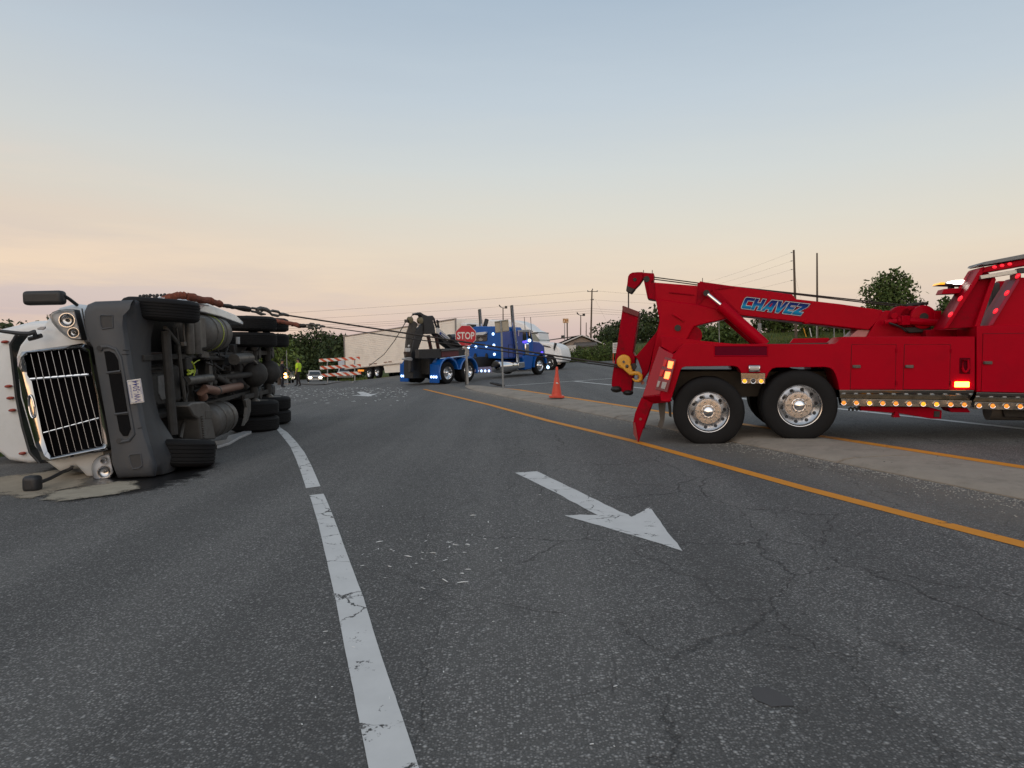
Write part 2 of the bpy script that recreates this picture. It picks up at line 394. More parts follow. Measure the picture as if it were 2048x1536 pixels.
def grassmat(name, a, b, c):
    m = bpy.data.materials.new(name); m.use_nodes = True; t = m.node_tree; p = t.nodes['Principled BSDF']; tcn = N(t, 'ShaderNodeTexCoord')
    n = N(t, 'ShaderNodeTexNoise'); n.inputs['Scale'].default_value = .35; n.inputs['Detail'].default_value = 8; n.inputs['Roughness'].default_value = .7; t.links.new(tcn.outputs['Object'], n.inputs[0])
    rp = N(t, 'ShaderNodeValToRGB'); t.links.new(n.outputs[0], rp.inputs[0]); e = rp.color_ramp.elements; e.new(.5)
    for q, (po, co) in zip(e, ((.35, a), (.5, b), (.65, c))): q.position = po; q.color = (*co, 1)
    t.links.new(rp.outputs[0], p.inputs[0]); p.inputs['Roughness'].default_value = .95; p.inputs['Specular IOR Level'].default_value = .1
    return m
GRASS = grassmat('grass_ground', (.045, .065, .02), (.075, .095, .03), (.12, .125, .05))

# road footprint; verges lie below it
def in_road(x, y, e=0.0):
    if -9.0 - e < x < 75 + e and -45 - e < y <= 31: return True
    if -25 - e < x < -8 and 17 - e < y <= 31: return True
    if -70 - e < x < 75 + e and 31 - e < y < 67 + e: return True
    if 67 <= y < 128 + e:
        c = -22 - (y - 74) * .34
        return abs(x - c) < 4.6 + e
    return False
xs = np.unique(np.concatenate([np.linspace(-1500, -120, 10), np.linspace(-120, 130, 126), np.linspace(130, 1500, 10), [-25.3, -25, -9.3, -9.0, 75, 75.4]]))
ys = np.unique(np.concatenate([np.linspace(-400, -50, 6), np.linspace(-50, 150, 101), np.linspace(150, 2500, 12), [16.7, 17, 30.7, 31, 67, 67.3]]))
mb = MB(); nx, ny = len(xs), len(ys)
for y in ys:
    for x in xs: mb.v.append(V((x, y, G(x, y) - (.35 if in_road(x, y, 1.2) else .03))))
for j in range(ny - 1):
    for i in range(nx - 1): mb.f.append([j * nx + i, j * nx + i + 1, (j + 1) * nx + i + 1, (j + 1) * nx + i]); mb.mi.append(0)
ground = mb.build('ground', GRASS, kind='structure', ang=180)
def sheet_grid(name, x0, x1, y0, y1, step, mat_, off=0.0, cfun=None):
    b = MB(); X = np.linspace(x0, x1, max(2, int((x1 - x0) / step) + 1)); Y = np.linspace(y0, y1, max(2, int((y1 - y0) / step) + 1))
    for y in Y:
        for x in X:
            xx = x + (cfun(y) if cfun else 0); b.v.append(V((xx, y, G(xx, y) + off)))
    n = len(X)
    for j in range(len(Y) - 1):
        for i in range(n - 1): b.f.append([j * n + i, j * n + i + 1, (j + 1) * n + i + 1, (j + 1) * n + i]); b.mi.append(0)
    return b
r1 = sheet_grid('road', -9.0, 75, -45, 31, 2.0, ASPH); 
r2 = sheet_grid('road', -70, 75, 31, 67, 1.5, ASPH)
r3 = sheet_grid('road', -4.6, 4.6, 67, 128, 1.5, ASPH, cfun=lambda y: -22 - (y - 74) * .34)
r4 = sheet_grid('road', -25, -9.0, 17, 31, 2.0, ASPH); r1.add(r4.v, r4.f); r1.add(r2.v, r2.f); r1.add(r3.v, r3.f)
r1.build('road', ASPH, kind='structure', ang=180)

def strip(name, pts, width, mat_, off=.004, kind='structure', taper=None):
    """flat ribbon along ground points (x, y)"""
    b = MB(); n = len(pts); L = []
    for i, p in enumerate(pts):
        a, c = pts[max(0, i - 1)], pts[min(n - 1, i + 1)]
        t = (V((c[0], c[1], 0)) - V((a[0], a[1], 0))).normalized(); nn = V((-t.y, t.x, 0))
        wd = (width[i] if isinstance(width, list) else width) / 2
        for s in (-1, 1):
            q = V((p[0], p[1], 0)) + nn * s * wd; b.v.append(V((q.x, q.y, G(q.x, q.y) + off)))
    for i in range(n - 1): b.f.append([2 * i, 2 * i + 1, 2 * i + 3, 2 * i + 2]); b.mi.append(0)
    return b.build(name, mat_, kind=kind)
def densify(pts, k=6):
    o = []
    for i in range(len(pts) - 1):
        for j in range(k):
            f = j / k; o.append((pts[i][0] * (1 - f) + pts[i + 1][0] * f, pts[i][1] * (1 - f) + pts[i + 1][1] * f))
    return o + [pts[-1]]
def ground_poly(name, px, mat_, off=.004, kind='structure', jit=0, sub=1):
    pts = []
    n = len(px)
    for i in range(n):
        a, b = px[i], px[(i + 1) % n]
        for k in range(sub):
            f = k / sub; q = gp(a[0] + (b[0] - a[0]) * f, a[1] + (b[1] - a[1]) * f)
            q = V((q.x + rnd.gauss(0, jit), q.y + rnd.gauss(0, jit * 1.5), 0)); q.z = G(q.x, q.y) + off; pts.append(q)
    b = MB(); b.add(pts, [tuple(range(len(pts)))])
    return b.build(name, mat_, kind=kind, fixn=False)
# white edge line of the slip lane, worn through at one place
Lp = [(549, 854), (564, 872), (580.6, 893.5), (592, 919), (602.5, 947), (612, 977)]
Rp = [(558.6, 854), (575, 865), (592, 883), (609, 905), (623, 932), (641, 973)]
Lp2 = [(619, 991), (623, 1003), (637, 1050), (656, 1133), (671, 1200), (690, 1300), (712, 1410), (737, 1536), (775, 1760)]
Rp2 = [(647, 988), (652, 998), (671, 1045), (703, 1133), (727, 1196), (758, 1300), (796, 1410), (838, 1536), (905, 1760)]
b = MB()
for Lq, Rq in ((Lp, Rp), (Lp2, Rp2)):
    n0 = len(b.v)
    P1 = [gp(*q) for q in Lq]; P2 = [gp(*q) for q in Rq]; k = 0
    for i in range(len(P1) - 1):
        for j in range(8 if i < len(P1) - 2 else 9):
            f = j / 8
            for A, B_ in ((P1[i], P1[i + 1]), (P2[i], P2[i + 1])):
                q = A.lerp(B_, f) + V((rnd.gauss(0, .0004), rnd.gauss(0, .0006), 0)); q.z = G(q.x, q.y) + .004; b.v.append(q)
            k += 1
    for i in range(k - 1): b.f.append([n0 + 2 * i, n0 + 2 * i + 1, n0 + 2 * i + 3, n0 + 2 * i + 2]); b.mi.append(0)
b.build('edge_line', PWHITE, kind='structure')
# continues behind the wreck
A = gp(553, 854)
strip('edge_line', densify([(A.x, A.y), (A.x - .8, A.y + 2.2), (A.x - 2.2, A.y + 5), (A.x - 4.5, A.y + 8.5)]), .15, PWHITE)
ground_poly('lane_arrow', [(1030.6, 946), (1075, 943), (1150, 980), (1240.7, 1023.6), (1264, 1034), (1282, 1025), (1299.6, 1014.7), (1330, 1057), (1363, 1101.8), (1240, 1064), (1128.6, 1032), (1160, 1030), (1196, 1031.5), (1110, 985)], PWHITE, sub=6, jit=.004)
ground_poly('lane_arrow', [(714, 784), (727, 783.5), (741, 788.5), (757, 787), (738, 793), (705, 791), (722, 789.8)], PWHITE)
yl = [gp(*q) for q in ((848, 778.5), (980, 810), (1096, 841.5), (1273, 884), (1400, 919), (1606, 976), (1830, 1034), (2048, 1090), (2500, 1212))]
strip('yellow_line', densify([(q.x, q.y) for q in yl]), .15, PYEL)
XN = lambda y: 4.6 - .297 * (y - 6.3)
strip('yellow_line', densify([(XN(29.5) + 1.1, 29.5), (XN(26) + 1.52, 26), (XN(-20) + 1.52, -20)], 20), .17, PYEL)
for pa in (((1007, 772), (1149, 762.2), (1223, 757), (1500, 741)), ((1149, 762.5), (1281, 776), (1680, 818), (2048, 858), (2500, 906))):
    q = [gp(*a) for a in pa]; strip('white_line', densify([(a.x, a.y) for a in q]), .15, PWHITE)
ground_poly('tar_patch', [(1503, 1374), (1540, 1378), (1586, 1402), (1588, 1412), (1545, 1416), (1512, 1402), (1503, 1388)], mat('tar_patch', (.07, .066, .066), .8, 0, .1, 8, bump=.2, bs=90), sub=2, jit=.003)
# oil and sand under the wreck
def spill(name, px, c, rough, off, inner, seed):
    m = bpy.data.materials.new(name); m.use_nodes = True; t = m.node_tree; p = t.nodes['Principled BSDF']; o = t.nodes['Material Output']; tcn = N(t, 'ShaderNodeTexCoord')
    a = N(t, 'ShaderNodeVertexColor'); a.layer_name = 'soak'
    def nz(s_, d=8, r=.7):
        n = N(t, 'ShaderNodeTexNoise'); n.inputs['Scale'].default_value = s_; n.inputs['Detail'].default_value = d; n.inputs['Roughness'].default_value = r; t.links.new(tcn.outputs['Object'], n.inputs[0]); return n.outputs[0]
    sp = N(t, 'ShaderNodeSeparateColor'); t.links.new(a.outputs[0], sp.inputs[0])
    f = N(t, 'ShaderNodeMapRange'); t.links.new(M(t, 'ADD', sp.outputs[0], M(t, 'MULTIPLY', M(t, 'SUBTRACT', M(t, 'ADD', nz(3 + seed), M(t, 'MULTIPLY', nz(45, 3), .35)), .68), 1.7)), f.inputs[0]); f.inputs[1].default_value = .30; f.inputs[2].default_value = .72
    mx = N(t, 'ShaderNodeMix', data_type='RGBA'); t.links.new(nz(6), mx.inputs['Factor']); mx.inputs['A'].default_value = (*[v * .55 for v in c], 1); mx.inputs['B'].default_value = (*[v * 1.3 for v in c], 1)
    t.links.new(mx.outputs['Result'], p.inputs[0]); p.inputs['Roughness'].default_value = rough
    tr = N(t, 'ShaderNodeBsdfTransparent'); ms = N(t, 'ShaderNodeMixShader'); t.links.new(f.outputs[0], ms.inputs[0]); t.links.new(tr.outputs[0], ms.inputs[1]); t.links.new(p.outputs[0], ms.inputs[2]); t.links.new(ms.outputs[0], o.inputs[0])
    n = len(px); P1 = [gp(*q) for q in px]; c0 = sum(P1, V((0, 0, 0))) / n; b = MB(); w_ = []
    for ring, (s_, v_) in enumerate(((1.0, 0.0), (inner, .6), (inner * .6, 1.0))):
        for q in P1: r = c0 + (q - c0) * s_; b.v.append(V((r.x, r.y, G(r.x, r.y) + off))); w_.append(v_)
    for k in range(2):
        for i in range(n): b.f.append([k * n + i, k * n + (i + 1) % n, (k + 1) * n + (i + 1) % n, (k + 1) * n + i]); b.mi.append(0)
    b.f.append([2 * n + i for i in range(n)]); b.mi.append(0)
    o2 = b.build(name, m, kind='structure', fixn=False); ca = o2.data.color_attributes.new('soak', 'FLOAT_COLOR', 'POINT')
    for i, v_ in enumerate(w_): ca.data[i].color = (v_, v_, v_, 1)
spill('oil_stain', [(60, 1005), (150, 1010), (250, 998), (350, 984), (420, 955), (462, 932), (430, 905), (330, 885), (200, 900), (60, 940), (30, 975)], (.014, .014, .015), .3, .004, .8, 0)
spill('sand_spill', [(-60, 955), (40, 948), (140, 936), (200, 948), (185, 972), (120, 985), (60, 1005), (-60, 990)], (.34, .29, .22), .95, .009, .82, 1)
spill('sand_spill', [(90, 985), (160, 975), (240, 962), (285, 960), (290, 978), (240, 992), (170, 1000), (110, 1008), (70, 1004)], (.36, .32, .25), .95, .013, .8, 2)

# ------------------------------------------------------------------ concrete island built of cast slabs
base = V((XN(6), 6, G(XN(6), 6)))
med = bpy.data.objects.new('median', None); col.objects.link(med); med.location = base; med['kind'] = 'structure'
yj = [30.6, 27.2, 23.85, 20.75, 17.8, 14.6, 11.5, 8.45, 5.3, 2.2, -.9, -4, -7.1, -10.2, -13.3]
for a, c in zip(yj[:-1], yj[1:]):
    rings = []
    for k in range(9):
        y = a - .022 + (c + .022 - (a - .022)) * k / 8
        wd = 1.3 * min(1, math.sqrt(max(.02, (30.7 - y) / 4.2)))
        x0 = XN(y) + (1.3 - wd) * .55; x1 = x0 + wd; hh = .06 * min(1, .25 + (30.7 - y) / 2)
        kk = min(.2, wd * .25)
        prof = [(x0, -.05), (x0, .012), (x0 + kk * .4, hh * .72), (x0 + kk, hh), ((x0 + x1) / 2, hh + .008), (x1 - kk, hh), (x1 - kk * .4, hh * .72), (x1, .012), (x1, -.05)]
        rings.append([V((x, y, G(x, y) + z)) for x, z in prof])
    MB().loft(rings).build('concrete_slab', CONC, med, ang=40)
def GM(x, y): return G(x, y) + .1

# loose stone along the island kerb, litter on the road
def scatter(name, n, fn, size, m, flat=1.0, long_=1.0, kind='stuff'):
    vs, fs = [], []
    for _ in range(n):
        x, y, h = fn(); s = size * rnd.uniform(.5, 1.6); a = rnd.uniform(0, 6.28); ca, sa = math.cos(a), math.sin(a); L = s * long_ * rnd.uniform(.5, 1.4)
        z = G(x, y) + h; o = len(vs)
        for dx, dy, dz in ((-1, -1, 0), (1, -.8, 0), (1, 1, 0), (-.8, 1, 0), (rnd.uniform(-.4, .4), rnd.uniform(-.4, .4), 1)):
            px_, py_ = dx * L, dy * s; vs.append((x + px_ * ca - py_ * sa, y + px_ * sa + py_ * ca, z + dz * s * flat))
        fs += [(o, o + 1, o + 4), (o + 1, o + 2, o + 4), (o + 2, o + 3, o + 4), (o + 3, o, o + 4)]
    me = bpy.data.meshes.new(name); me.from_pydata(vs, [], fs); me.materials.append(m); ob = bpy.data.objects.new(name, me); col.objects.link(ob); ob['kind'] = kind
    return ob
def gutter():
    y = 4 + 24 * rnd.random() ** 1.3; d = -abs(rnd.gauss(0, .16)) - .01
    if rnd.random() < .2: d = -rnd.uniform(0, .7)
    return XN(y) + d, y, .0
scatter('gravel', 6500, gutter, .0055, STONE, .8)
def on_med():
    y = 4 + 24 * rnd.random(); return XN(y) + rnd.uniform(.25, 1.1), y, .062
scatter('gravel', 260, on_med, .008, mat('dirt_crumb', (.05, .045, .04), .9), .6)
def litter_near():
    q = gp(rnd.gauss(880, 75), rnd.gauss(1095, 34)); return q.x, q.y, .006
def litter_far():
    q = gp(rnd.uniform(555, 815), 775 + abs(rnd.gauss(0, 13))); return q.x, q.y, .006
scatter('litter', 46, litter_near, .0032, PAPER, 1.0, 6)
scatter('litter', 300, litter_far, .012, PAPER, .6, 4)
def litter_mid():
    q = gp(rnd.uniform(560, 1250), rnd.uniform(830, 1500)); return q.x, q.y, .005
scatter('litter', 45, litter_mid, .0026, PAPER, .8, 3)

# grass blades on the verges in view
def blades(name, n, fn, hgt, m):
    vs, fs = [], []
    for _ in range(n):
        x, y = fn(); z = G(x, y) - .03; h = hgt * rnd.uniform(.4, 1.4); a = rnd.uniform(0, 6.28); wv = .02 + .012 * h * 8 * rnd.random(); lx, ly = rnd.gauss(0, .3) * h, rnd.gauss(0, .3) * h
        o = len(vs); vs += [(x - wv * math.cos(a), y - wv * math.sin(a), z), (x + wv * math.cos(a), y + wv * math.sin(a), z), (x + lx, y + ly, z + h)]; fs.append((o, o + 1, o + 2))
    me = bpy.data.meshes.new(name); me.from_pydata(vs, [], fs); me.materials.append(m); ob = bpy.data.objects.new(name, me); col.objects.link(ob); ob['kind'] = 'stuff'
GBL = grassmat('grass_blade', (.05, .08, .018), (.085, .115, .03), (.16, .16, .06))
def far_verge():
    return rnd.uniform(-4, 62), 67.3 + abs(rnd.gauss(0, 9))
blades('grass', 26000, far_verge, .42, GBL)
def left_verge(): return rnd.uniform(-16, -9.1), rnd.uniform(8.5, 16.8)
blades('grass', 5000, left_verge, .16, GBL)
def far_left():
    while True:
        x, y = rnd.uniform(-60, -2), rnd.uniform(67.3, 110)
        if not in_road(x, y, .1): return x, y
blades('grass', 9000, far_left, .35, GBL)
# ================================================================== VEGETATION
def leafmat(name, a, b):
    m = bpy.data.materials.new(name); m.use_nodes = True; t = m.node_tree; p = t.nodes['Principled BSDF']
    g = N(t, 'ShaderNodeNewGeometry'); mx = N(t, 'ShaderNodeMix', data_type='RGBA'); t.links.new(g.outputs['Random Per Island'], mx.inputs['Factor'])
    mx.inputs['A'].default_value = (*a, 1); mx.inputs['B'].default_value = (*b, 1); t.links.new(mx.outputs['Result'], p.inputs[0]); p.inputs['Roughness'].default_value = .7; p.inputs['Specular IOR Level'].default_value = .25
    p.inputs['Subsurface Weight'].default_value = 0
    return m
LEAFA = leafmat('leaf_mid', (.035, .06, .014), (.09, .13, .035))
LEAFB = leafmat('leaf_dark', (.022, .036, .014), (.055, .08, .028))
LEAFC = leafmat('leaf_pale', (.07, .11, .025), (.14, .19, .05))
BARK = mat('bark', (.07, .055, .045), .9, 0, .3, 8, bump=.5, bs=30)
def crown_mesh(centers, n, ls, seed):
    g = np.random.default_rng(seed)
    cs = np.array([c[:3] for c in centers]); rs = np.array([c[3] for c in centers]); k = g.choice(len(cs), n, p=rs ** 2 / np.sum(rs ** 2))
    d = g.normal(size=(n, 3)); d /= np.linalg.norm(d, axis=1)[:, None]
    rad = rs[k] * (.55 + .5 * g.random(n)) * (1 + .25 * g.normal(size=n) * (g.random(n) < .3))
    p = cs[k] + d * rad[:, None] * np.array([1, 1, .85])
    nrm = d + g.normal(size=(n, 3)) * .7; nrm /= np.linalg.norm(nrm, axis=1)[:, None]
    a = np.cross(nrm, g.normal(size=(n, 3))); a /= np.linalg.norm(a, axis=1)[:, None]; b = np.cross(nrm, a)
    s = (ls * (.5 + g.random(n)))[:, None]
    vs = np.stack([p - a * s, p + b * s * .55, p + a * s, p - b * s * .55], 1).reshape(-1, 3)
    return vs, np.arange(4 * n).reshape(-1, 4)
def tree(name, label, base, H, W, seed, leaf, n=1800, ls=.2, trunk=.35, group=None, cat='tree', shape='round', low=.25):
    r = random.Random(seed); t = thing(name, base, label, cat, group)
    mb = MB(); th = H * trunk
    top = V((r.gauss(0, .03) * H, 0, H * .8))
    mb.tube([V((0, 0, -.15)), V((r.gauss(0, .01) * H, 0, th * .5)), V((0, 0, th)), top], [W * .045 + .03, W * .038 + .02, W * .03 + .02, .012], 7)
    cen = []
    m = 16
    for i in range(m):
        f = (i + .5) / m; zc = H * (low + (1 - low) * f * .92)
        pr = {'round': math.sin(math.pi * min(1, .18 + .8 * f)) ** .7, 'cone': (1.08 - f) ** .75, 'wide': math.sin(math.pi * min(1, .3 + .6 * f)) ** .6}[shape]
        a = i * 2.4 + r.uniform(-.4, .4); q = W * .5 * pr * r.uniform(.35, .72)
        c = V((q * math.cos(a), q * math.sin(a), zc)); rr = W * .5 * pr * r.uniform(.38, .6) + .06 * W
        cen.append((c.x, c.y, c.z, rr))
        z0 = max(th * .6, zc - H * .2); mb.tube([V((0, 0, z0)), V((0, 0, z0)).lerp(c, .5) + V((0, 0, .04 * H)), c], [W * .018, W * .012, .006], 5)
    for c in cen: c
    off = V(base)
    mb.v = [v + off for v in mb.v]; mb.build('trunk', BARK, t)
    vs, fs = crown_mesh(cen, n, ls, seed)
    me = bpy.data.meshes.new('crown'); me.from_pydata(vs.tolist(), [], fs.tolist()); me.materials.append(leaf)
    o = bpy.data.objects.new('crown', me); col.objects.link(o); o.parent = t
    return t
def on(px, Y, dz=0): 
    x = (px - 1024) / FPX * Y; return V((x, Y, G(x, Y) + dz))
tree('round_tree', 'tall full-crowned green tree standing above the winch of the red tow truck', on(1779, 62), 7.3, 4.6, 3, LEAFA, 5600, .15, .3, shape='round', low=.3)
tree('small_tree', 'small ragged tree between the winch and the light frame of the red tow truck', on(1887, 66), 5.0, 2.4, 4, LEAFA, 1500, .17)
tree('small_tree', 'tree glimpsed through the red light frame at the right edge', on(1962, 70), 5.4, 2.8, 5, LEAFB, 1500, .17)
for i, (px, Y, H, W) in enumerate([(1290, 105, 4.6, 6), (1325, 100, 5.0, 6), (1265, 118, 4.3, 7), (1238, 125, 4.0, 7), (1215, 135, 3.6, 7)]):
    tree('dark_tree', ['second tree from the right of the dark distant row by the folded wheel lift', 'rightmost tree of the dark distant row by the folded wheel lift', 'middle tree of the dark distant row by the folded wheel lift', 'second tree from the left of the dark distant row by the wheel lift', 'leftmost tree of the dark distant row near the crossarm pole'][i], on(px, Y), H, W, 20 + i, LEAFB, 1100, .28, group='distant trees behind the wheel lift', low=.05)
for i, (px, Y, H, W) in enumerate([(1400, 82, 2.5, 4.2), (1425, 80, 2.0, 4), (1455, 84, 2.3, 4.4), (1480, 80, 1.7, 3.6), (1378, 80, 2.3, 4)]):
    tree('bush', ['second leafy bush from the left under the red boom', 'middle one of the five leafy bushes under the red boom', 'second leafy bush from the right under the red boom', 'rightmost leafy bush under the red boom, beside the ram', 'leftmost leafy bush under the red boom, beside the tower'][i], on(px, Y), H, W, 30 + i, LEAFA, 1100, .2, .15, group='bushes under the red boom', cat='bush', low=.02)
tree('oak_tree', 'dark broad tree on the bank to the right of the grey meter pole', on(1537, 92), 3.4, 4.8, 41, LEAFB, 1500, .22, .2, low=.1)
tree('oak_tree', 'lighter spreading tree directly left of the tallest utility pole', on(1566, 90), 3.0, 4.2, 42, LEAFA, 1200, .22, .2, low=.1)
tree('oak_tree', 'green tree on the bank between the two tall bare poles', on(1619, 84), 3.4, 3.4, 43, LEAFA, 1300, .2, .2, low=.08)
for i, (px, Y, H, W) in enumerate([(1660, 88, 2.9, 4), (1690, 86, 2.6, 4), (1718, 84, 2.5, 3.4), (1750, 84, 2.6, 4), (1830, 80, 2.6, 4), (1930, 82, 3.4, 4.5)]):
    tree('bush', ['bush on the bank just left of the two grey posts', 'pale bush on the bank just behind the two grey posts', 'bush on the bank hidden low behind the end of the boom', 'pale bush low on the bank left of the round tree', 'bush low on the bank behind the winch', 'pale bush low on the bank behind the red light frame'][i], on(px, Y), H, W, 50 + i, LEAFA if i % 2 else LEAFC, 1000, .2, .15, group='bushes right of the tall poles', cat='bush', low=.02)
for i in range(13):
    px = 1092 + i * 13; Y = 67.9 + (i * 37 % 5) * .35; H = 1.25 + .35 * ((i * 7) % 4) / 3
    if px > 1195 and px < 1232: H += .5
    tree('weed_bush', 'waist-high green weeds along the verge in front of the tan house', on(px, Y), H, 1.5, 70 + i, LEAFA if i % 3 else LEAFC, 520, .085, .2, group='weeds in front of the tan house', cat='bush', low=.0)
# wood on the left
k = 0
for px, Y, H, W in [(562, 98, 7.9, 5.5), (578, 104, 8.6, 5), (592, 100, 8.6, 5.2), (607, 106, 8.9, 5.6), (622, 101, 8.7, 5), (633, 104, 10.2, 5), (646, 100, 8.8, 5), (660, 103, 8.6, 5.6), (672, 100, 8.2, 5.6), (686, 104, 8.4, 6), (700, 108, 8.2, 6),
                    (585, 96, 6.2, 5), (612, 95, 6.4, 5), (640, 95, 6.6, 5), (667, 96, 6.6, 5), (690, 98, 6.8, 5), (545, 96, 7, 6), (566, 93, 5.8, 5), (600, 93.5, 5.0, 5), (655, 94, 5, 5)]:
    H *= .84 if H > 7.5 else .95
    if in_road(on(px, Y).x, Y, .5): Y = 131 + k % 3; H *= 1.25; W *= 1.3
    tree('wood_tree', 'dark leafy tree in the wood beyond the barricade and the headlights', on(px, Y), H, W, 100 + k, LEAFB, 1700, .27, group='trees of the dark wood', low=.02, shape='round' if k % 3 else 'cone'); k += 1
for iq, (px, Y, H, W) in enumerate([(-60, 44, 4.9, 4), (-12, 46, 5.2, 4.2), (22, 45, 5.2, 3.6), (54, 47, 5.3, 3.4), (84, 47, 5.3, 3.2), (112, 50, 6.1, 3.6)]):
    tree('hedge_tree', ['leftmost scrubby tree past the overturned cab, outside the frame edge', 'scrubby tree at the left picture edge above the overturned cab', 'second scrubby tree from the left above the overturned cab', 'third scrubby tree from the left above the overturned cab', 'scrubby tree under the upper mirror of the overturned truck', 'twiggy tree just left of the upper headlamp of the overturned truck'][iq], on(px, Y), H, W, 140 + k, LEAFB, 1500, .17, group='scrubby trees behind the overturned truck', low=.02); k += 1
for i, (px, Y, H, W) in enumerate([(150, 62, 5.6, 5), (205, 66, 6.0, 5), (262, 72, 6.4, 5.4), (318, 78, 6.6, 5.4), (370, 84, 6.6, 5.6), (420, 88, 6.8, 5.6), (468, 92, 6.8, 5.8), (515, 95, 6.8, 5.8)]):
    tree('wood_tree', 'dark leafy tree in the wood beyond the barricade and the headlights', on(px, Y), H, W, 200 + i, LEAFB, 1300, .28, group='trees of the dark wood', low=.02)
for i, (X, Y) in enumerate([(-18, 11), (-17.5, 5), (-17, -1), (-18, -8)]):  # unseen row, added so the chrome mirrors green and the left sky is blocked
    tree('hedge_tree', 'unseen scrubby tree added past the left edge to reflect in the chrome', V((X, Y, G(X, Y))), 5.2 + (i % 3) * .5, 4.6, 220 + i, LEAFA, 1100, .24, group='unseen scrubby row added for reflections', low=.02)
tree('bright_bush', 'bright yellow-green bush behind the two standing people', on(558, 62), 4.6, 3.4, 160, LEAFC, 900, .2, .2, cat='bush', low=.25)
# ================================================================== WHEELS AND LETTERING
def wheel(parent, c, ax, r=.525, wd=.28, style='dish', n=40, rimmat=None, name='wheel'):
    """tyre with rim, hub cap and nuts; ax points outwards, c is the centre of the outer face"""
    c, ax = V(c), V(ax).normalized(); k = r / .525
    b = MB()
    pr = [(.30, -.02), (.312, .0), (.335, .012), (.40, .022), (.47, .012), (.505, -.008), (.522, -.03), (.525, -.045)]
    g = wd / 5
    for i in range(1, 5): pr += [(.525, -g * i + .008), (.512, -g * i + .005), (.512, -g * i - .005), (.525, -g * i - .008)]
    pr += [(.525, -wd + .04), (.505, -wd + .01), (.44, -wd - .01), (.31, -wd + .01), (.30, -wd + .02)]
    b.lathe([(a * k, h) for a, h in pr], c, ax, n, cap=False)
    o = b.build(name, RUBBER, parent, ang=30)
    if style == 'dish':
        p = [(.312, -.004), (.306, .006), (.298, .004), (.29, -.02), (.283, -.045), (.272, -.055), (.19, -.115), (.18, -.115), (.176, -.098), (.115, -.098), (.11, -.09), (.04, -.09)]
        hub = -.09; hr = .237; hz = -.078; sl = (.06, .082)
    else:
        p = [(.312, -.004), (.304, .008), (.296, .0), (.285, -.03), (.25, -.03), (.20, .01), (.185, .02), (.17, .028), (.115, .028), (.11, .036), (.04, .036)]
        hub = .03; hr = .235; hz = -.012; sl = (-.04, .05)
    MB().lathe([(a * k, h) for a, h in p], c, ax, n, cap=False).build('rim', rimmat or POL, o, ang=25)
    t = V((0, 0, 1)); x = ax.cross(t).normalized(); y = ax.cross(x).normalized()
    hb = MB(); nb = MB()
    for i in range(10):
        a = 2 * math.pi * (i + .25) / 10; d = x * math.cos(a) + y * math.sin(a)
        nrm = (ax * sl[1] + d * (-sl[0] if style == 'dish' else sl[0] * -1)).normalized()
        q = c + d * hr * k + ax * hz
        hb.cyl(q - nrm * .02, q + nrm * .003, .027 * k, 12)
        a = 2 * math.pi * i / 10; d = x * math.cos(a) + y * math.sin(a); q = c + d * .145 * k + ax * (hub - .012)
        nb.cyl(q, q + ax * .035, .017 * k, 6); nb.cyl(q + ax * .035, q + ax * .05, .011 * k, 6)
    hb.build('hand_holes', BLACKM, o, kind='stuff'); nb.build('lug_nuts', HUBM, o, ang=20, kind='stuff')
    h = MB(); h.lathe([(.098 * k, hub - .01), (.10 * k, hub + .01), (.098 * k, hub + .03), (.088 * k, hub + .06), (.066 * k, hub + .082), (.035 * k, hub + .094), (.004, hub + .098)], c, ax, 24); h.build('hub_cap', CHROME, o, ang=40)
    return o
def font_mesh(txt, offset=0.0, bold=0.0, res=3, space=1.0):
    cu = bpy.data.curves.new('t', 'FONT'); cu.body = txt; cu.offset = offset; cu.resolution_u = res; cu.space_character = space
    o = bpy.data.objects.new('t', cu); col.objects.link(o); bpy.context.view_layer.update()
    me = bpy.data.meshes.new_from_object(o.evaluated_get(bpy.context.evaluated_depsgraph_get()))
    vs = [(v.co.x, v.co.y) for v in me.vertices]; fs = [list(p.vertices) for p in me.polygons]
    bpy.data.objects.remove(o); bpy.data.curves.remove(cu); bpy.data.meshes.remove(me)
    return vs, fs
def text_quad(txt, q, mat_, parent, name, offset=0.02, thick=None, box=None, space=1.0):
    """q: lower-left, lower-right, upper-right, upper-left corners in space"""
    vs, fs = font_mesh(txt, offset, space=space)
    x0, x1 = min(v[0] for v in vs), max(v[0] for v in vs); y0, y1 = min(v[1] for v in vs), max(v[1] for v in vs)
    b = MB(); q = [V(p) for p in q]
    for x, y in vs:
        u, w_ = (x - x0) / (x1 - x0), (y - y0) / (y1 - y0)
        b.v.append((q[0] * (1 - u) + q[1] * u) * (1 - w_) + (q[3] * (1 - u) + q[2] * u) * w_)
    b.f = fs; b.mi = [0] * len(fs)
    return b.build(name, mat_, parent, smooth=False, fixn=False)
def offset_poly(p, d):
    n = len(p); a = sum(p[i][0] * p[(i + 1) % n][1] - p[(i + 1) % n][0] * p[i][1] for i in range(n)); s = 1 if a > 0 else -1; o = []
    for i in range(n):
        e0 = V((p[i][0] - p[i - 1][0], p[i][1] - p[i - 1][1])).normalized(); e1 = V((p[(i + 1) % n][0] - p[i][0], p[(i + 1) % n][1] - p[i][1])).normalized()
        n0, n1 = V((e0.y, -e0.x)) * s, V((e1.y, -e1.x)) * s; m = (n0 + n1); L = max(.35, m.length / 2); m.normalize(); o.append((p[i][0] + m.x * d / L, p[i][1] + m.y * d / L))
    return o

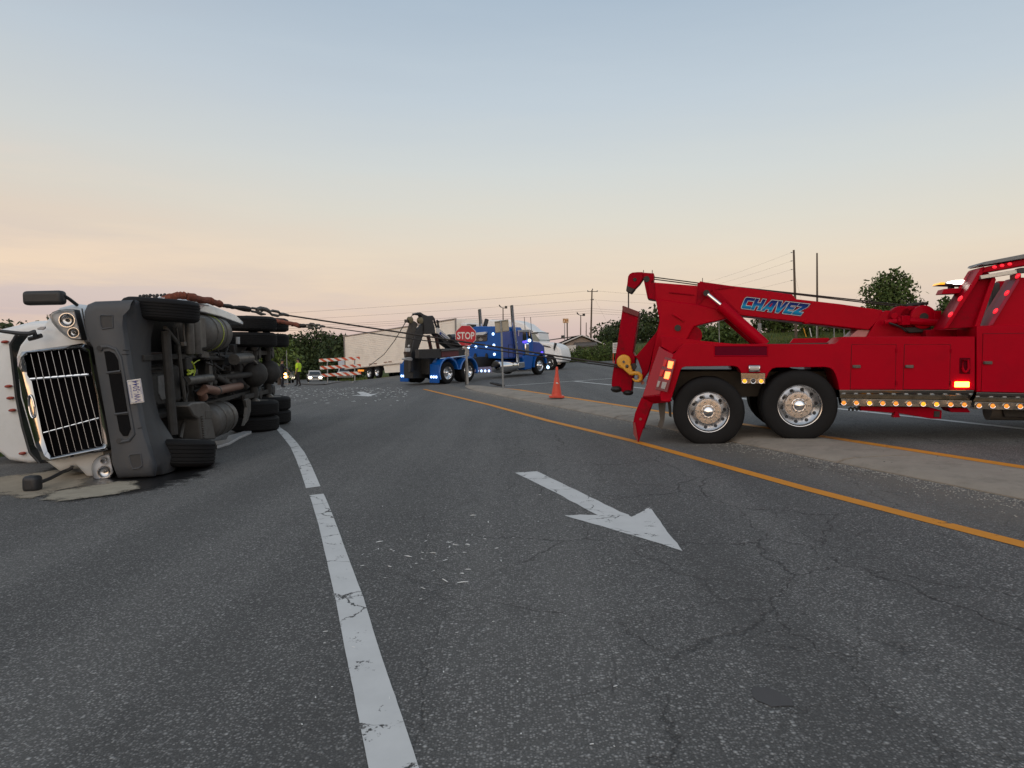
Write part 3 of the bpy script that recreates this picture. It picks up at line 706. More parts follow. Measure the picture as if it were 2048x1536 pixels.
# ================================================================== RED TOW TRUCK (recovery truck on the island)
RTD = V((.973, -.230, 0)).normalized(); RTW = V((.230, .973, 0)).normalized()
RT = Plane((2.93, 10.45, 0), RTD, RTW)
rbase = V((2.93, 10.45, G(2.93, 10.45))) + RTW * 1.25
red = thing('tow_truck', rbase, 'red heavy tow truck with a long lettered boom, standing across the concrete island', 'tow truck')
W_ = lambda d: RTW * d
def rp_(name, px, td, d0, d1, m, parent=red, bevel=.006, **k):
    b = MB(); pts = [RT(x, y, td) + W_(d0 - td) for x, y in px]; b.prism(pts, W_(d1 - d0)); return b.build(name, m, parent, bevel=bevel, **k)
BODY = [(1322, 803), (1320, 790), (1346, 709), (1368, 687.5), (1597, 688), (1669, 688), (1687, 673.5), (1950, 673), (1950, 780), (1679, 780), (1674, 757), (1670, 747), (1666, 740), (1659, 735.5), (1650, 734), (1553, 735), (1545, 737), (1538, 744), (1532, 757),
        (1530, 757), (1530, 746), (1482, 746), (1480, 740), (1475, 734), (1468, 732), (1372, 733), (1365, 735), (1361, 740), (1341, 803)]
rp_('side_body', BODY, 0, 0, .72, RED, bevel=.012)
rp_('side_body', BODY, 0, 1.78, 2.5, RED, bevel=.012)
# rear corner faces
pA, pB, pC, pD = RT(1346, 709), RT(1318, 693, .28), RT(1284, 794, .28), RT(1320, 790)
rn = (pB - pA).cross(pD - pA).normalized()
if rn.y > 0: rn = -rn
b = MB(); b.prism([pA, pB, pC, pD], V((.10, .16, 0))); b.prism([pD, pC, RT(1306, 808, .3), RT(1337, 805, .02)], V((.1, .14, .02)))
b.build('corner_panel', REDGL, red, bevel=.012)
b = MB(); b.prism([pB + V((.02, .05, 0)), RT(1372, 686, .28), RT(1372, 700, .28), pC + V((.3, .05, 0)), pC + V((.02, .05, 0))], W_(1.95)); b.build('tail_panel', RED, red, bevel=.01)
rp_('rear_hood', [(1322, 693), (1323, 672), (1402, 681.5), (1470, 688), (1470, 692), (1368, 692), (1345, 706)], .2, .2, 2.3, RED)
# lamp cluster on the corner
def corner(px, off=.0):
    return [(lambda r: C0 + r * ((pA - C0).dot(rn) / r.dot(rn)))(ray(*q)) + rn * off for q in px]
MB().prism(corner([(1332, 714), (1352.5, 720), (1336, 785), (1312, 779)], .0), rn * .018).build('lamp_plate', mat('lamp_plate_red', (.20, .004, .01), .3, coat=.5), red, bevel=.004)
for px, m in (([(1340, 722.5), (1349.5, 724), (1345.5, 738), (1337.5, 736.5)], REDHOT), ([(1334, 743.5), (1343.5, 745), (1339, 759), (1330.5, 757.5)], REDHOT),
              ([(1331, 719.5), (1336.5, 720.5), (1332.5, 734), (1328, 733)], REDDIM), ([(1325, 739.5), (1330.5, 740.5), (1326, 754), (1321, 753)], REDDIM)):
    MB().prism(corner(px, .018), rn * .014).build('tail_lamp', m, red, bevel=.004)
for px in ([(1318.5, 762), (1323.5, 763), (1319.5, 775), (1315.5, 774)], [(1327.5, 764), (1336, 765.5), (1332, 779), (1324.5, 777.5)]):
    MB().prism(corner(px, .018), rn * .012).build('reversing_lamp', mat('lamp_clear_off', (.42, .36, .34), .25, 0, .2, 60), red, bevel=.004)
# deck, frame and dark wheel wells
rp_('deck', [(1372, 690), (1940, 680), (1950, 700), (1372, 706)], 0, .5, 2.0, BLACKM)
rp_('chassis', [(1335, 742), (1960, 742), (2330, 750), (2330, 800), (1960, 800), (1700, 795), (1540, 792), (1345, 800)], .75, .75, 1.75, DARK)
rp_('trough_end', [(1597, 690), (1609, 675), (1687, 673.5), (1690, 692)], 0, 1.0, 1.06, RED)
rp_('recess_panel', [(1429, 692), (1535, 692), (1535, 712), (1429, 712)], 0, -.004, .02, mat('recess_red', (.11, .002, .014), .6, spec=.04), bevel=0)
b = MB()
for a, c in (((1429, 712), (1535, 712)), ((1429, 692), (1535, 692)), ((1429, 692), (1429, 712)), ((1535, 692), (1535, 712))): b.tube([RT(*a) - W_(.004), RT(*c) - W_(.004)], .008, 4)
b.build('recess_frame', RED, red)
# front compartment and the cab outside the picture
rp_('side_body', [(1953.5, 651.5), (2330, 648), (2330, 792), (1953.5, 784)], 0, .0, .72, RED, bevel=.01)
rp_('side_body', [(1953.5, 651.5), (2330, 648), (2330, 792), (1953.5, 784)], 0, 1.78, 2.5, RED, bevel=.01)
rp_('deck', [(1852, 660), (2330, 652), (2330, 690), (1852, 690)], .72, .72, 1.78, REDG)
z0 = RT(2330, 790).z
def rm(a, z, d): return RT.m(a, z, d)
a0 = (RT(2330, 700) - RT.o).dot(RTD)
b = MB(); b.loft([[rm(a0 + a, z0 + z, d) for a, z, d in ((0.05, 0, e), (0.05, 2.2, e * .96 + .05), (1.5, 2.25, e * .96 + .05), (2.3, 1.35, e), (2.35, 0, e))] for e in (0.02, 2.48)]); b.build('cab', RED, red, bevel=.06, seg=3)
b = MB(); b.loft([[rm(a0 + a, z0 + z, d) for a, z in ((2.36, 0.1), (2.36, 1.25), (3.7, 1.05), (4.1, .9), (4.15, .1))] for d in (.35, 2.15)]); b.build('hood', RED, red, bevel=.08, seg=3)
b = MB(); b.prism([rm(a0 + a, z0 + z, .015) for a, z in ((.95, 1.25), (.95, 2.0), (1.5, 2.0), (2.05, 1.35), (2.05, 1.25))], -W_(.01)); b.build('cab_window', GLASSD, red)
wheel(red, rm(a0 + 3.3, RT(1598, 811).z, .0), -RTW, style='steer'); wheel(red, rm(a0 + 3.3, RT(1598, 811).z, 2.5), RTW, style='steer')
# doors and their latches
SEAMD = mat('door_gap', (.06, .002, .005), .6)
for q in ([(1703.5, 689), (1792, 689), (1790, 778), (1700.5, 778)], [(1809, 689), (1901, 689.5), (1898, 779), (1806, 778.5)], [(1966, 667.5), (2140, 666), (2140, 787), (1962, 783.5)]):
    d = rp_('locker_door', q, 0, -.006, .01, RED, bevel=.004)
    bb = MB(); P_ = [RT(x, y) - W_(.002) for x, y in q]
    bb.tube(P_, .006, 4, closed=True); bb.build('door_seam', SEAMD, d)
    lx = q[0][0] + 9; ly = 733 if q[0][0] < 1950 else 725.5
    bb = MB(); bb.box(RT(lx + .5, ly, -.018), (.105, .03, .042), Matrix((RTD, RTW, V((0, 0, 1)))).transposed()); bb.box(RT(lx - 4, ly, -.035), (.03, .03, .034), Matrix((RTD, RTW, V((0, 0, 1)))).transposed())
    bb.build('latch', STEEL, d, bevel=.004)
    for hy in (.14, .86):
        hx = q[1][0] + .8; h_ = q[1][1] + (q[2][1] - q[1][1]) * hy
        if hx < 2060: MB().cyl(RT(hx, h_ - 4, -.012), RT(hx, h_ + 4, -.012), .011, 8).build('hinge', REDG, d)
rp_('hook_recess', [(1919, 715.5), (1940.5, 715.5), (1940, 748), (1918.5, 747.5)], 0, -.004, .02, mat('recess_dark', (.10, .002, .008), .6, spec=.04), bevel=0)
b = MB(); b.tube([RT(*q) - W_(.025) for q in ((1925, 720), (1935, 720), (1936, 736), (1933, 742), (1929.5, 743.5), (1926, 742), (1923.5, 736))], .016, 8, closed=True); b.build('tie_ring', RED, red)
rp_('side_flasher', [(1909, 763.5), (1937, 763.5), (1937, 774), (1908.5, 774)], 0, -.03, -.004, AMBHOT, bevel=.004)
MB().tube([RT(1497, 736.5) - W_(.012), RT(1519, 736.5) - W_(.012)], .055, 12).build('oval_bezel', POL, red)
MB().tube([RT(1499, 736.5) - W_(.03), RT(1517, 736.5) - W_(.03)], .042, 10).build('oval_lamp', mat('lens_milky', (.5, .47, .44), .3), red)
def strim(q):
    P_ = [RT(*a) - W_(.014 if i < 2 else -.07) for i, a in enumerate(q)]
    M0 = [a.lerp(c, .3) - W_(.02) for a, c in ((P_[0], P_[3]), (P_[1], P_[2]))]
    b = MB(); b.loft([[P_[0], M0[0], P_[3], P_[3] + W_(.2), P_[0] + W_(.2)], [P_[1], M0[1], P_[2], P_[2] + W_(.2), P_[1] + W_(.2)]]); return b.build('stainless_trim', STAIN, red, bevel=.003)
rp_('stainless_trim', [(1482, 746.5), (1530, 746.5), (1530, 757), (1482, 757)], 0, -.008, .03, STAIN, bevel=.002)
rp_('lamp_rail', [(1482.5, 757), (1530, 757), (1530, 767), (1482.5, 767)], 0, -.004, .03, STAIN, bevel=.002)
strim([(1678, 780), (1947, 780.5), (1944, 801), (1681, 797)])
rp_('lamp_rail', [(1682, 797.3), (1944, 801.3), (1941, 814.5), (1685, 812)], 0, .0, .2, STAIN, bevel=.003)
strim([(1953, 785), (2330, 792.5), (2330, 811), (1950, 803.5)])
rp_('lamp_rail', [(1950, 803.8), (2330, 811.3), (2330, 828), (1947, 818)], 0, -.004, .2, STAIN, bevel=.003)
ML = [(1489, 762), (1522, 762.3), (1686.8, 805.4), (1712, 805.6), (1738.3, 806), (1764.6, 806.4), (1790.8, 806.8), (1817.4, 807.2), (1845.5, 807.8), (1872, 808.2), (1900, 808.6), (1927.4, 809), (1956.8, 811), (1984, 811.4), (2011.5, 812), (2039, 812.6), (2067, 813.4), (2095, 814)]
ML.insert(1, (1506, 762.2))
for i, q in enumerate(ML):
    p = RT(*q); bz = MB().lathe([(.040, 0), (.0405, .014), (.036, .024), (.030, .022), (.029, .006)], p - W_(.002), -RTW, 16); o = bz.build('marker_lamp', CHROME, red)
    lens = MB().lathe([(.0305, .004), (.029, .016), (.02, .024), (.008, .028), (.001, .028)], p - W_(.002), -RTW, 14)
    lens.build('lens', mat('smoked_lens', (.06, .05, .05), .2) if i == 1 else (AMBER if i in (0, 2, 5, 9, 10) else AMBERD), o)
# tandem wheels
wheel(red, RT(1417, 824, .03), -RTW); wheel(red, RT(1599.5, 811.5, .03), -RTW)
for q in ((1417, 824), (1599.5, 811.5)):
    p = RT(*q)
    for d, s in ((.36, -1), (2.12, 1), (2.47, 1)):
        b = MB(); b.lathe([(.3, 0), (.46, .02), (.52, -.03), (.525, -.25), (.46, -.28), (.3, -.27)], p + W_(d), RTW * s, 32); b.build('inner_tyre', RUBBER, red)
    MB().cyl(p + W_(.3), p + W_(2.2), .09, 14).build('axle', DARK, red)
# rear leg with its spade
b = MB(); P_ = [RT(x, y, .25) for x, y in ((1283, 795), (1307, 806), (1301, 817), (1289, 850), (1277, 885), (1274, 881), (1267, 868), (1266, 846), (1270, 826))]; b.prism(P_, W_(.16)); b.build('rear_leg', REDG, red, bevel=.012)
b = MB(); b.prism([RT(x, y, .24) for x, y in ((1267, 846), (1270, 844), (1277, 884.5), (1274, 881), (1267, 868))], -W_(.02)); b.cyl(RT(1281, 838, .25) - W_(.02), RT(1281, 838, .25), .022, 10); b.build('spade_edge', mat('worn_red', (.22, .03, .03), .5, 0, .4, 12), red)
b = MB(); b.prism([RT(x, y, .25) + W_(1.8) for x, y in ((1283, 795), (1307, 806), (1301, 817), (1289, 850), (1277, 885), (1274, 881), (1267, 868), (1266, 846), (1270, 826))], W_(.16)); b.build('rear_leg', REDG, red, bevel=.012)
rp_('mud_flap', [(1316, 803), (1332, 803), (1329, 840), (1324, 859), (1315, 852), (1320, 838)], .5, .5, .52, mat('flap_grey', (.11, .105, .1), .6, 0, .2, 6), bevel=0)
rp_('brake_gear', [(1335, 800), (1341, 803), (1343, 835), (1338, 832)], .4, .4, .6, DARK)
# boom, tower and head
BOOM = [(1310, 565), (1318, 565.5), (1394, 571.5), (1396, 572), (1400, 562), (1408, 564), (1500, 577), (1585, 589), (1592, 598), (1680, 608), (1766, 620.5), (1757, 640), (1738, 660), (1715, 657.5), (1600, 644), (1475, 630), (1395, 610), (1310, 599)]
rp_('boom', BOOM, .95, .95, 1.55, RED, bevel=.012)
rp_('boom_tower', [(1311, 598), (1395, 609), (1475, 629.5), (1451, 638), (1410, 647), (1388, 653), (1372, 682), (1345, 770), (1292, 768), (1297, 750), (1319, 640)], .90, .90, 1.60, RED, bevel=.015)
rp_('boom_tip', [(1296, 566), (1312, 564.5), (1311, 599), (1297, 597)], .97, .97, 1.53, REDG, bevel=.008)
b = MB()
for pa in (((1306, 598.5), (1398, 611)), ((1338, 585), (1388, 590)), ((1398, 566), (1393, 608)), ((1335, 605), (1319, 638)), ((1408, 612), (1389, 645))): b.tube([RT(*q, .935) for q in pa], .008, 5)
b.build('weld_ribs', REDG, red)
rp_('boom_plate', [(1395, 566), (1408, 564), (1470, 575), (1425, 580), (1395, 612), (1393, 608)], .93, .93, .95, REDG, bevel=.004)
rp_('boom_plate', [(1424, 580), (1430, 578), (1475, 621), (1480, 630), (1466, 628), (1440, 612)], .93, .925, .95, REDG, bevel=.004)
MB().cyl(RT(1413, 586, .86), RT(1413, 586, .96), .05, 16).build('pivot_pin', DARK, red)
MB().cyl(RT(1355.5, 656, .87), RT(1355.5, 656, .93), .052, 18).build('pivot_pin', DARK, red)
MB().prism([RT(x, y, .86) for x, y in ((1344, 629), (1347, 626), (1369, 640), (1367, 644))], W_(.08)).build('grab_bar', RED, red, bevel=.01)
b = MB(); b.cyl(RT(1384, 671, .95), RT(1384, 671, 1.5), .16, 20); b.build('turntable', REDG, red)
for s in (0, .95):
    MB().cyl(RT(1415, 589, .8) + W_(s * .85), RT(1442, 611, .8) + W_(s * .85), .034, 14).build('ram_rod', CHROME, red)
    q = [RT(1440, 610, .8) + W_(s * .85), RT(1530, 690, .8) + W_(s * .85)]
    MB().lathe([(.07, 0), (.088, .01), (.088, (q[1] - q[0]).length)], q[0], q[1] - q[0], 20).build('ram_barrel', RED, red)
MB().tube([RT(*q, 1.0) for q in ((1487, 629), (1500, 631), (1560, 638), (1606, 644))], .014, 6).build('boom_pipe', DARK, red)
MB().tube([RT(*q, 1.0) for q in ((1604, 644), (1660, 650), (1722, 658))], .02, 6).build('boom_pipe', REDG, red)
b = MB(); b.box(RT(1498, 629, 1.0), (.08, .1, .06)); b.box(RT(1613, 643, 1.0), (.1, .1, .08)); b.build('pipe_clamp', RED, red, bevel=.01)
rp_('sheave_head', [(1252.5, 581), (1254.5, 566), (1256, 553), (1259, 548), (1264, 545), (1275, 544), (1286, 544), (1286.5, 557), (1279, 568), (1268, 579), (1262, 586.5)], 1.05, 1.05, 1.30, REDG, bevel=.012)
rp_('sheave_tip', [(1252, 582), (1253.5, 571), (1266, 577), (1270, 577), (1262, 587)], 1.03, 1.03, 1.32, DARK, bevel=.01)
rp_('head_bracket', [(1286, 545), (1308, 546.5), (1307, 560), (1301, 566), (1297, 598), (1295, 597), (1287, 559)], 1.02, 1.02, 1.48, REDG, bevel=.01)
MB().cyl(RT(1293, 558, 1.0), RT(1293, 558, 1.03), .05, 14).build('sheave_pin', DARK, red); MB().cyl(RT(1269.5, 559, 1.03), RT(1269.5, 559, 1.06), .03, 14).build('sheave_pin', DARK, red)
b = MB()
for q in ((1287, 540), (1304.5, 540), (1405, 556)): b.tube([RT(q[0], q[1], 1.1), RT(q[0], q[1] + 9, 1.1)], .006, 5)
b.build('rope_guides', STEEL, red)
b = MB()
for o_, dd in ((0, 1.1), (4, 1.35)):
    b.tube([RT(*q, dd) for q in ((1300, 553.5 + o_), (1320, 556 + o_), (1400, 566.5 + o_))], .010, 6)
    b.tube([RT(*q, dd) for q in ((1400, 566.5 + o_), (1585, 586 + o_ * .5), (1840, 614 + o_))], .011, 6)
b.build('winch_rope', ROPE, red)
MB().tube([RT(1257, 584, 1.17), RT(1257, 717, 1.0)], .011, 8).build('load_rope', ROPE, red)
# winch on its pedestal
rp_('pedestal', [(1763, 625), (1771, 621), (1819, 622), (1845, 640), (1860, 662), (1852, 676), (1732, 676)], .95, .95, 1.55, RED, bevel=.012)
rp_('pedestal_foot', [(1718, 657), (1740, 660), (1732, 676), (1697, 676)], 1.0, 1.0, 1.5, mat('pink_red', (.42, .16, .16), .4), bevel=.01)
wc = RT(1847, 634, .82)
MB().lathe([(.13, -.02), (.175, .0), (.178, .05), (.13, .06)], wc, RTW, 28).build('drum_flange', RED, red); MB().lathe([(.13, .74), (.175, .76), (.178, .81), (.13, .82)], wc, RTW, 28).build('drum_flange', RED, red)
MB().cyl(wc + W_(.05), wc + W_(.75), .12, 24).build('rope_drum', ROPE, red)
MB().lathe([(.06, -.03), (.06, .0)], wc, RTW, 16).build('drum_bore', DARK, red)
b = MB()
for x, w0 in ((1803, .14), (1822, .1), (1835, .07)): b.lathe([(.15, 0), (.17, .02), (.17, w0), (.15, w0 + .02)], RT(x, 634, .9) , RTW, 20)
b.build('winch_housing', REDG, red)
b = MB(); b.tube([RT(1795, 641, .8), RT(1876, 646, .8)], .055, 12); b.tube([RT(1768, 645, .82), RT(1800, 642, .82)], .04, 10); b.cyl(RT(1789, 632, .85), RT(1789, 632, .95), .05, 14); b.box(RT(1808, 641, .78), (.12, .12, .14)); b.box(RT(1868, 633, .9), (.1, .2, .16))
for x in (1766, 1771, 1776): b.cyl(RT(x, 641, .8), RT(x, 650, .8), .012, 6)
b.build('winch_motor', RED, red, bevel=.006)
b = MB(); b.tube([RT(*q, .76) for q in ((1778, 646), (1790, 650), (1803, 655), (1812, 663))], .016, 6); b.build('winch_hose', DARK, red)
rp_('winch_base', [(1806, 655), (1864, 653), (1862, 664), (1818, 666)], .85, .85, 1.55, DARK, bevel=.01)
b = MB(); b.box(RT(1834, 608.5, 1.1), (.12, .4, .04)); b.cyl(RT(1853, 606, 1.0), RT(1853, 614, 1.0), .012, 6); b.build('rope_tensioner', DARK, red, bevel=.005)
# light frame behind the cab
rp_('frame_leg', [(1884, 658), (1958, 537), (1964, 534), (1987, 550), (1947, 655)], .12, .16, .5, REDG, bevel=.01)
rp_('frame_leg_edge', [(1884, 658), (1958, 537), (1965, 534), (1968, 538), (1893, 657)], .12, .06, .5, RED, bevel=.008)
rp_('frame_leg', [(1946, 655), (1981, 556), (1987, 553), (1990, 560), (1957, 655)], .12, .08, .5, RED, bevel=.008)
rp_('frame_beam', [(1958, 537), (1975, 533), (2060, 516), (2330, 470), (2330, 486), (2060, 529), (1960, 547)], .12, .06, .5, RED, bevel=.01)
rp_('roof_rail', [(1956, 530.5), (1960, 526), (2052, 508), (2330, 456), (2330, 466), (2052, 517), (1962, 532)], .12, .0, .5, mat('rail_grey', (.16, .17, .18), .5, 0, .25, 14), bevel=.006)
for q in ((1989, 534), (2004, 531), (2019.5, 528)):
    MB().ball(RT(*q, .05), (.030, .018, .022)).build('clearance_lamp', REDL, red)
rp_('light_bar', [(1956, 552), (1957, 559.5), (2030, 548), (2030, 540)], .1, .02, .12, mat('silver_bar', (.42, .42, .40), .3, .6, .2, 30), bevel=.005)
rp_('light_bar_end', [(2028, 541.5), (2034, 537), (2060, 536), (2060, 545), (2030, 548)], .1, .0, .14, BLACKP, bevel=.005)
rp_('cab_guard', [(1972, 653), (1980, 641), (2030, 561), (2033.5, 555), (2330, 552), (2330, 653)], .15, .15, .5, RED, bevel=.01)
rp_('cab_guard_edge', [(1971, 653), (1978, 641), (2028, 561), (2032, 557), (2035, 561), (1982, 650)], .15, .08, .3, mat('guard_edge', (.30, .03, .06), .4, spec=.1), bevel=.008)
rp_('guard_post', [(2029, 548), (2039, 548), (2039, 562), (2030, 566)], .15, .1, .3, RED)
for q in ((2013.5, 586), (1991, 622), (2035.5, 551.5), (1920.5, 597), (1901, 629)):
    pz = RT(*q, .05); o = MB().ball(pz, (.024, .026, .044), rot=Matrix.Rotation(R(33), 3, RTW)).build('clearance_lamp', REDL, red)
rp_('exhaust_stack', [(1973, 652), (1974, 566), (1996, 566), (1995, 652)], 1.6, 1.5, 1.75, BLACKM, bevel=.03)
rp_('far_guard', [(1994, 655), (1997, 562), (2060, 560), (2060, 655)], 1.9, 1.9, 2.0, RED)
rp_('arm', [(1878, 589), (1883, 579), (1935, 576), (1928, 587)], .4, .3, .55, RED)
rp_('beacon_bar', [(1874, 570.5), (1880, 567), (1945, 566), (1945, 572.5)], .5, .45, .7, BLACKP)
rp_('beacon_lens', [(1875, 570), (1878, 565.5), (1887, 565), (1887, 569.5)], .5, .44, .72, AMBER, bevel=.004)
rp_('beacon_lens', [(1903, 569), (1905, 561.5), (1944, 560.5), (1941, 569)], .5, .43, .72, LEDW, bevel=.006)
b = MB(); b.box(RT(1902, 575, .6), (.05, .08, .09)); b.box(RT(1930, 574, .6), (.05, .08, .09)); b.build('beacon_mount', BLACKP, red)
# folded wheel lift at the tail
rp_('wheel_lift', [(1245.5, 612.5), (1262, 618), (1277.5, 624.5), (1265.5, 704), (1270, 714), (1262, 786), (1246, 785), (1223, 772), (1224, 756), (1233, 698)], .95, .95, 1.5, REDG, bevel=.012)
rp_('lift_bracket', [(1262, 706), (1275, 718), (1284, 742), (1283, 764), (1296, 745), (1318, 655), (1310, 668), (1272, 712)], 1.0, 1.0, 1.45, REDG, bevel=.01)
rp_('lift_cap', [(1244.5, 612), (1247, 611.5), (1278, 623.5), (1276.5, 634), (1245, 623)], .93, .93, 1.52, mat('cap_dark_red', (.12, .008, .012), .5, 0, .3, 8), bevel=.006)
b = MB(); b.ball(RT(1233, 778, 1.0), (.10, .12, .06)); b.ball(RT(1256, 785, 1.0), (.09, .12, .05)); b.build('lift_pad', DARK, red)
MB().cyl(RT(1267, 733, .92), RT(1267, 733, 1.0), .055, 14).build('pivot_pin', DARK, red)
# parts under the side lockers
rp_('stowed_fork', [(1721, 812), (1862, 815), (1884, 821), (1883, 838), (1862, 837.5), (1800, 827), (1745, 822.5), (1721, 821)], .1, .1, .28, REDG, bevel=.008)
rp_('fork_socket', [(1868, 822), (1880, 822.5), (1879, 835), (1867, 834)], .1, .09, .12, DARK)
b = MB()
for x in (1701.5, 1709.5, 1717.5): b.tube([RT(x - 3.6, 821.5, .15), RT(x - 3.2, 817, .15), RT(x, 815, .15), RT(x + 3.4, 817.5, .15), RT(x + 3.6, 821.5, .15)], .013, 6)
b.build('fork_hook', DARK, red)
rp_('fork_foot', [(1791, 822), (1796, 822), (1801, 835), (1786, 835)], .08, .08, .2, REDG); rp_('step_bracket', [(1895, 816), (1935, 816), (1941, 825), (1902, 824.5)], .1, .1, .4, REDG)
MB().cyl(RT(1974, 818, .5), RT(2330, 822, .5), .16, 20).build('side_tank', ALU, red)
rp_('tank_bracket', [(2003, 815), (2060, 815), (2060, 836), (2030, 834), (2010, 834)], .3, .3, .6, DARK)
# lettering on the boom
GRAD = bpy.data.materials.new('blue_letter_print'); GRAD.use_nodes = True
_t = GRAD.node_tree; _p = _t.nodes['Principled BSDF']; _a = N(_t, 'ShaderNodeVertexColor'); _a.layer_name = 'print'
_rp = N(_t, 'ShaderNodeValToRGB'); _t.links.new(_a.outputs[0], _rp.inputs[0]); _e = _rp.color_ramp.elements; _e.new(.5); _e.new(.7)
for q, (po, co) in zip(_e, ((0, (.004, .10, .24)), (.28, (.008, .26, .48)), (.55, (.005, .06, .26)), (1, (.010, .010, .09)))): q.position = po; q.color = (*co, 1)
_t.links.new(_rp.outputs[0], _p.inputs[0]); _p.inputs['Roughness'].default_value = .4; _p.inputs['Specular IOR Level'].default_value = .06
LET = {'C': [(.1, 0), (1, 0), (1, .27), (.36, .27), (.36, .73), (1, .73), (1, 1), (.14, 1), (0, .86), (0, .12)],
       'H': [(0, 0), (.34, 0), (.34, .37), (.66, .37), (.66, 0), (1, 0), (1, 1), (.66, 1), (.66, .63), (.34, .63), (.34, 1), (0, 1)],
       'A': [(0, 0), (.32, 0), (.38, .2), (.68, .2), (.68, 0), (1, 0), (1, 1), (.52, 1), (.47, .42), (.68, .42), (.68, .74), (.63, .74), (.47, .42), (.52, 1)],
       'V': [(.36, 0), (.66, 0), (1, 1), (.67, 1), (.52, .42), (.36, 1), (0, 1)],
       'E': [(.06, 0), (1, 0), (1, .25), (.36, .25), (.36, .39), (.9, .39), (.9, .61), (.36, .61), (.36, .75), (1, .75), (1, 1), (0, 1), (0, .06)],
       'Z': [(0, 0), (1, 0), (1, .27), (.5, .27), (1, .74), (1, 1), (0, 1), (0, .73), (.5, .73), (0, .26)]}
OUTL = {'A': [(0, 0), (1, 0), (1, 1), (.3, 1)]}
qd = [(1482, 616.5), (1601, 631), (1619, 608.5), (1491, 594.5)]
def lm(u, v, off):
    a = V(qd[0]) * (1 - u) + V(qd[1]) * u; c = V(qd[3]) * (1 - u) + V(qd[2]) * u; p = a * (1 - v) + c * v
    return RT(p.x, p.y, .95) - W_(off)
wid = {'C': 1, 'H': 1.05, 'A': 1.15, 'V': 1.1, 'E': .95, 'Z': 1.0}
x = 0.0; tot = sum(wid[c] for c in 'CHAVEZ') + 5 * .06
sign = MB(); l1 = MB(); l2 = MB(); vcol = []
for c in 'CHAVEZ':
    w0 = wid[c] / tot
    P_ = [(x + w0 * a, b_) for a, b_ in LET[c]]
    if c == 'A': P_ = [(x + w0 * a, b_) for a, b_ in [(0, 0), (.32, 0), (.38, .2), (.68, .2), (.68, 0), (1, 0), (1, 1), (.45, 1)]]
    asp = 5.2
    for bld, d, off in ((l1, .085, .003), (l2, .045, .006)):
        o = offset_poly([(a * asp, b_) for a, b_ in P_], d); bld.add([lm(a / asp, b_, off) for a, b_ in o], [tuple(range(len(o)))])
    o = [(a, b_) for a, b_ in P_]; vcol += [v for _, v in o]
    sign.add([lm(a, b_, .009) for a, b_ in o], [tuple(range(len(o)))])
    if c == 'A':
        h = [(x + w0 * a, b_) for a, b_ in ((.49, .42), (.68, .42), (.68, .74), (.62, .74))]
        HOLE = [lm(a, b_, .012) for a, b_ in h]
    x += w0 + .06 / tot
lt = l1.build('letter_border', mat('letter_edge_dark', (.015, .012, .03), .5, spec=.1), red, smooth=False, fixn=False)
l2.build('letter_outline', mat('letter_white', (.55, .55, .58), .5, spec=.2), lt, smooth=False, fixn=False)
o = sign.build('letters', GRAD, lt, smooth=False, fixn=False)
ca = o.data.color_attributes.new('print', 'FLOAT_COLOR', 'POINT')
for i, v in enumerate(vcol): ca.data[i].color = (v, v, v, 1)
b = MB(); b.add(HOLE, [(0, 1, 2, 3)]); b.build('letter_gap', RED, lt, smooth=False, fixn=False)
# yellow snatch block hanging at the tail: a separate thing
sb = thing('snatch_block', RT(1250, 740, .85), 'yellow snatch block with its hook, hanging at the tail of the red tow truck', 'pulley')
pc = RT(1248, 723.5, .84)
b = MB(); b.lathe([(.10, -.05), (.118, -.04), (.118, .04), (.10, .05)], pc, RTW, 24)
b.prism([RT(x, y, .78) for x, y in ((1236, 728), (1247, 739), (1260, 751), (1267, 746), (1263, 737), (1258, 716), (1247, 712))], W_(.11)); b.build('shell', YELW, sb, bevel=.012)
b = MB(); b.cyl(pc - W_(.075), pc - W_(.05), .022, 10); b.ball(RT(1254, 732.5, .77), .028); b.build('bolt', STEEL, sb)
b = MB(); b.tube([RT(*q, .8) for q in ((1262, 748), (1268, 746), (1277, 747), (1282, 752), (1281.5, 759), (1277, 762), (1270, 762), (1265, 757))], [.03, .034, .034, .036, .036, .03, .02, .012], 10); b.build('hook', YELW, sb)
b = MB(); b.tube([RT(*q, .9) for q in ((1277, 752), (1281, 760), (1287, 768))], .028, 8); b.build('sling', mat('pale_strap', (.42, .22, .17), .8), sb)
# ================================================================== OVERTURNED TRUCK (lying on its right side, nose to the camera)
OU = V((-.12, .993, 0)).normalized(); OW = V((-.993, -.12, 0)).normalized()     # rearwards; from the wheels towards the roof
OT = Plane((-4.47, 10.2, 0), OU, OW)
ob = V((-5.4, 10.4, G(-5.4, 10.4)))
ov = thing('overturned_truck', ob, 'white truck tractor lying on its side with grille and dark underside showing', 'truck')
U_ = lambda l: OU * l
def fp(px, Y): return [at(x, y, Y) for x, y in px]
def fr(name, px, Y, dep, m, parent=ov, bevel=.01, seg=2, **k):
    b = MB(); b.prism(fp(px, Y), U_(dep)); return b.build(name, m, parent, bevel=bevel, seg=seg, **k)
def scale_ring(P_, s):
    c = sum(P_, V((0, 0, 0))) / len(P_); return [c + (p - c) * s for p in P_]
def lin(a, z, dep):      # a: metres behind the front axle, z: height in the world, dep: from the wheel plane to the roof
    lean = .05 * (1.0 - z) * max(.2, 1 - a / 6)
    p = OT.o + OU * a + OW * (dep - lean); return V((p.x, p.y, z))
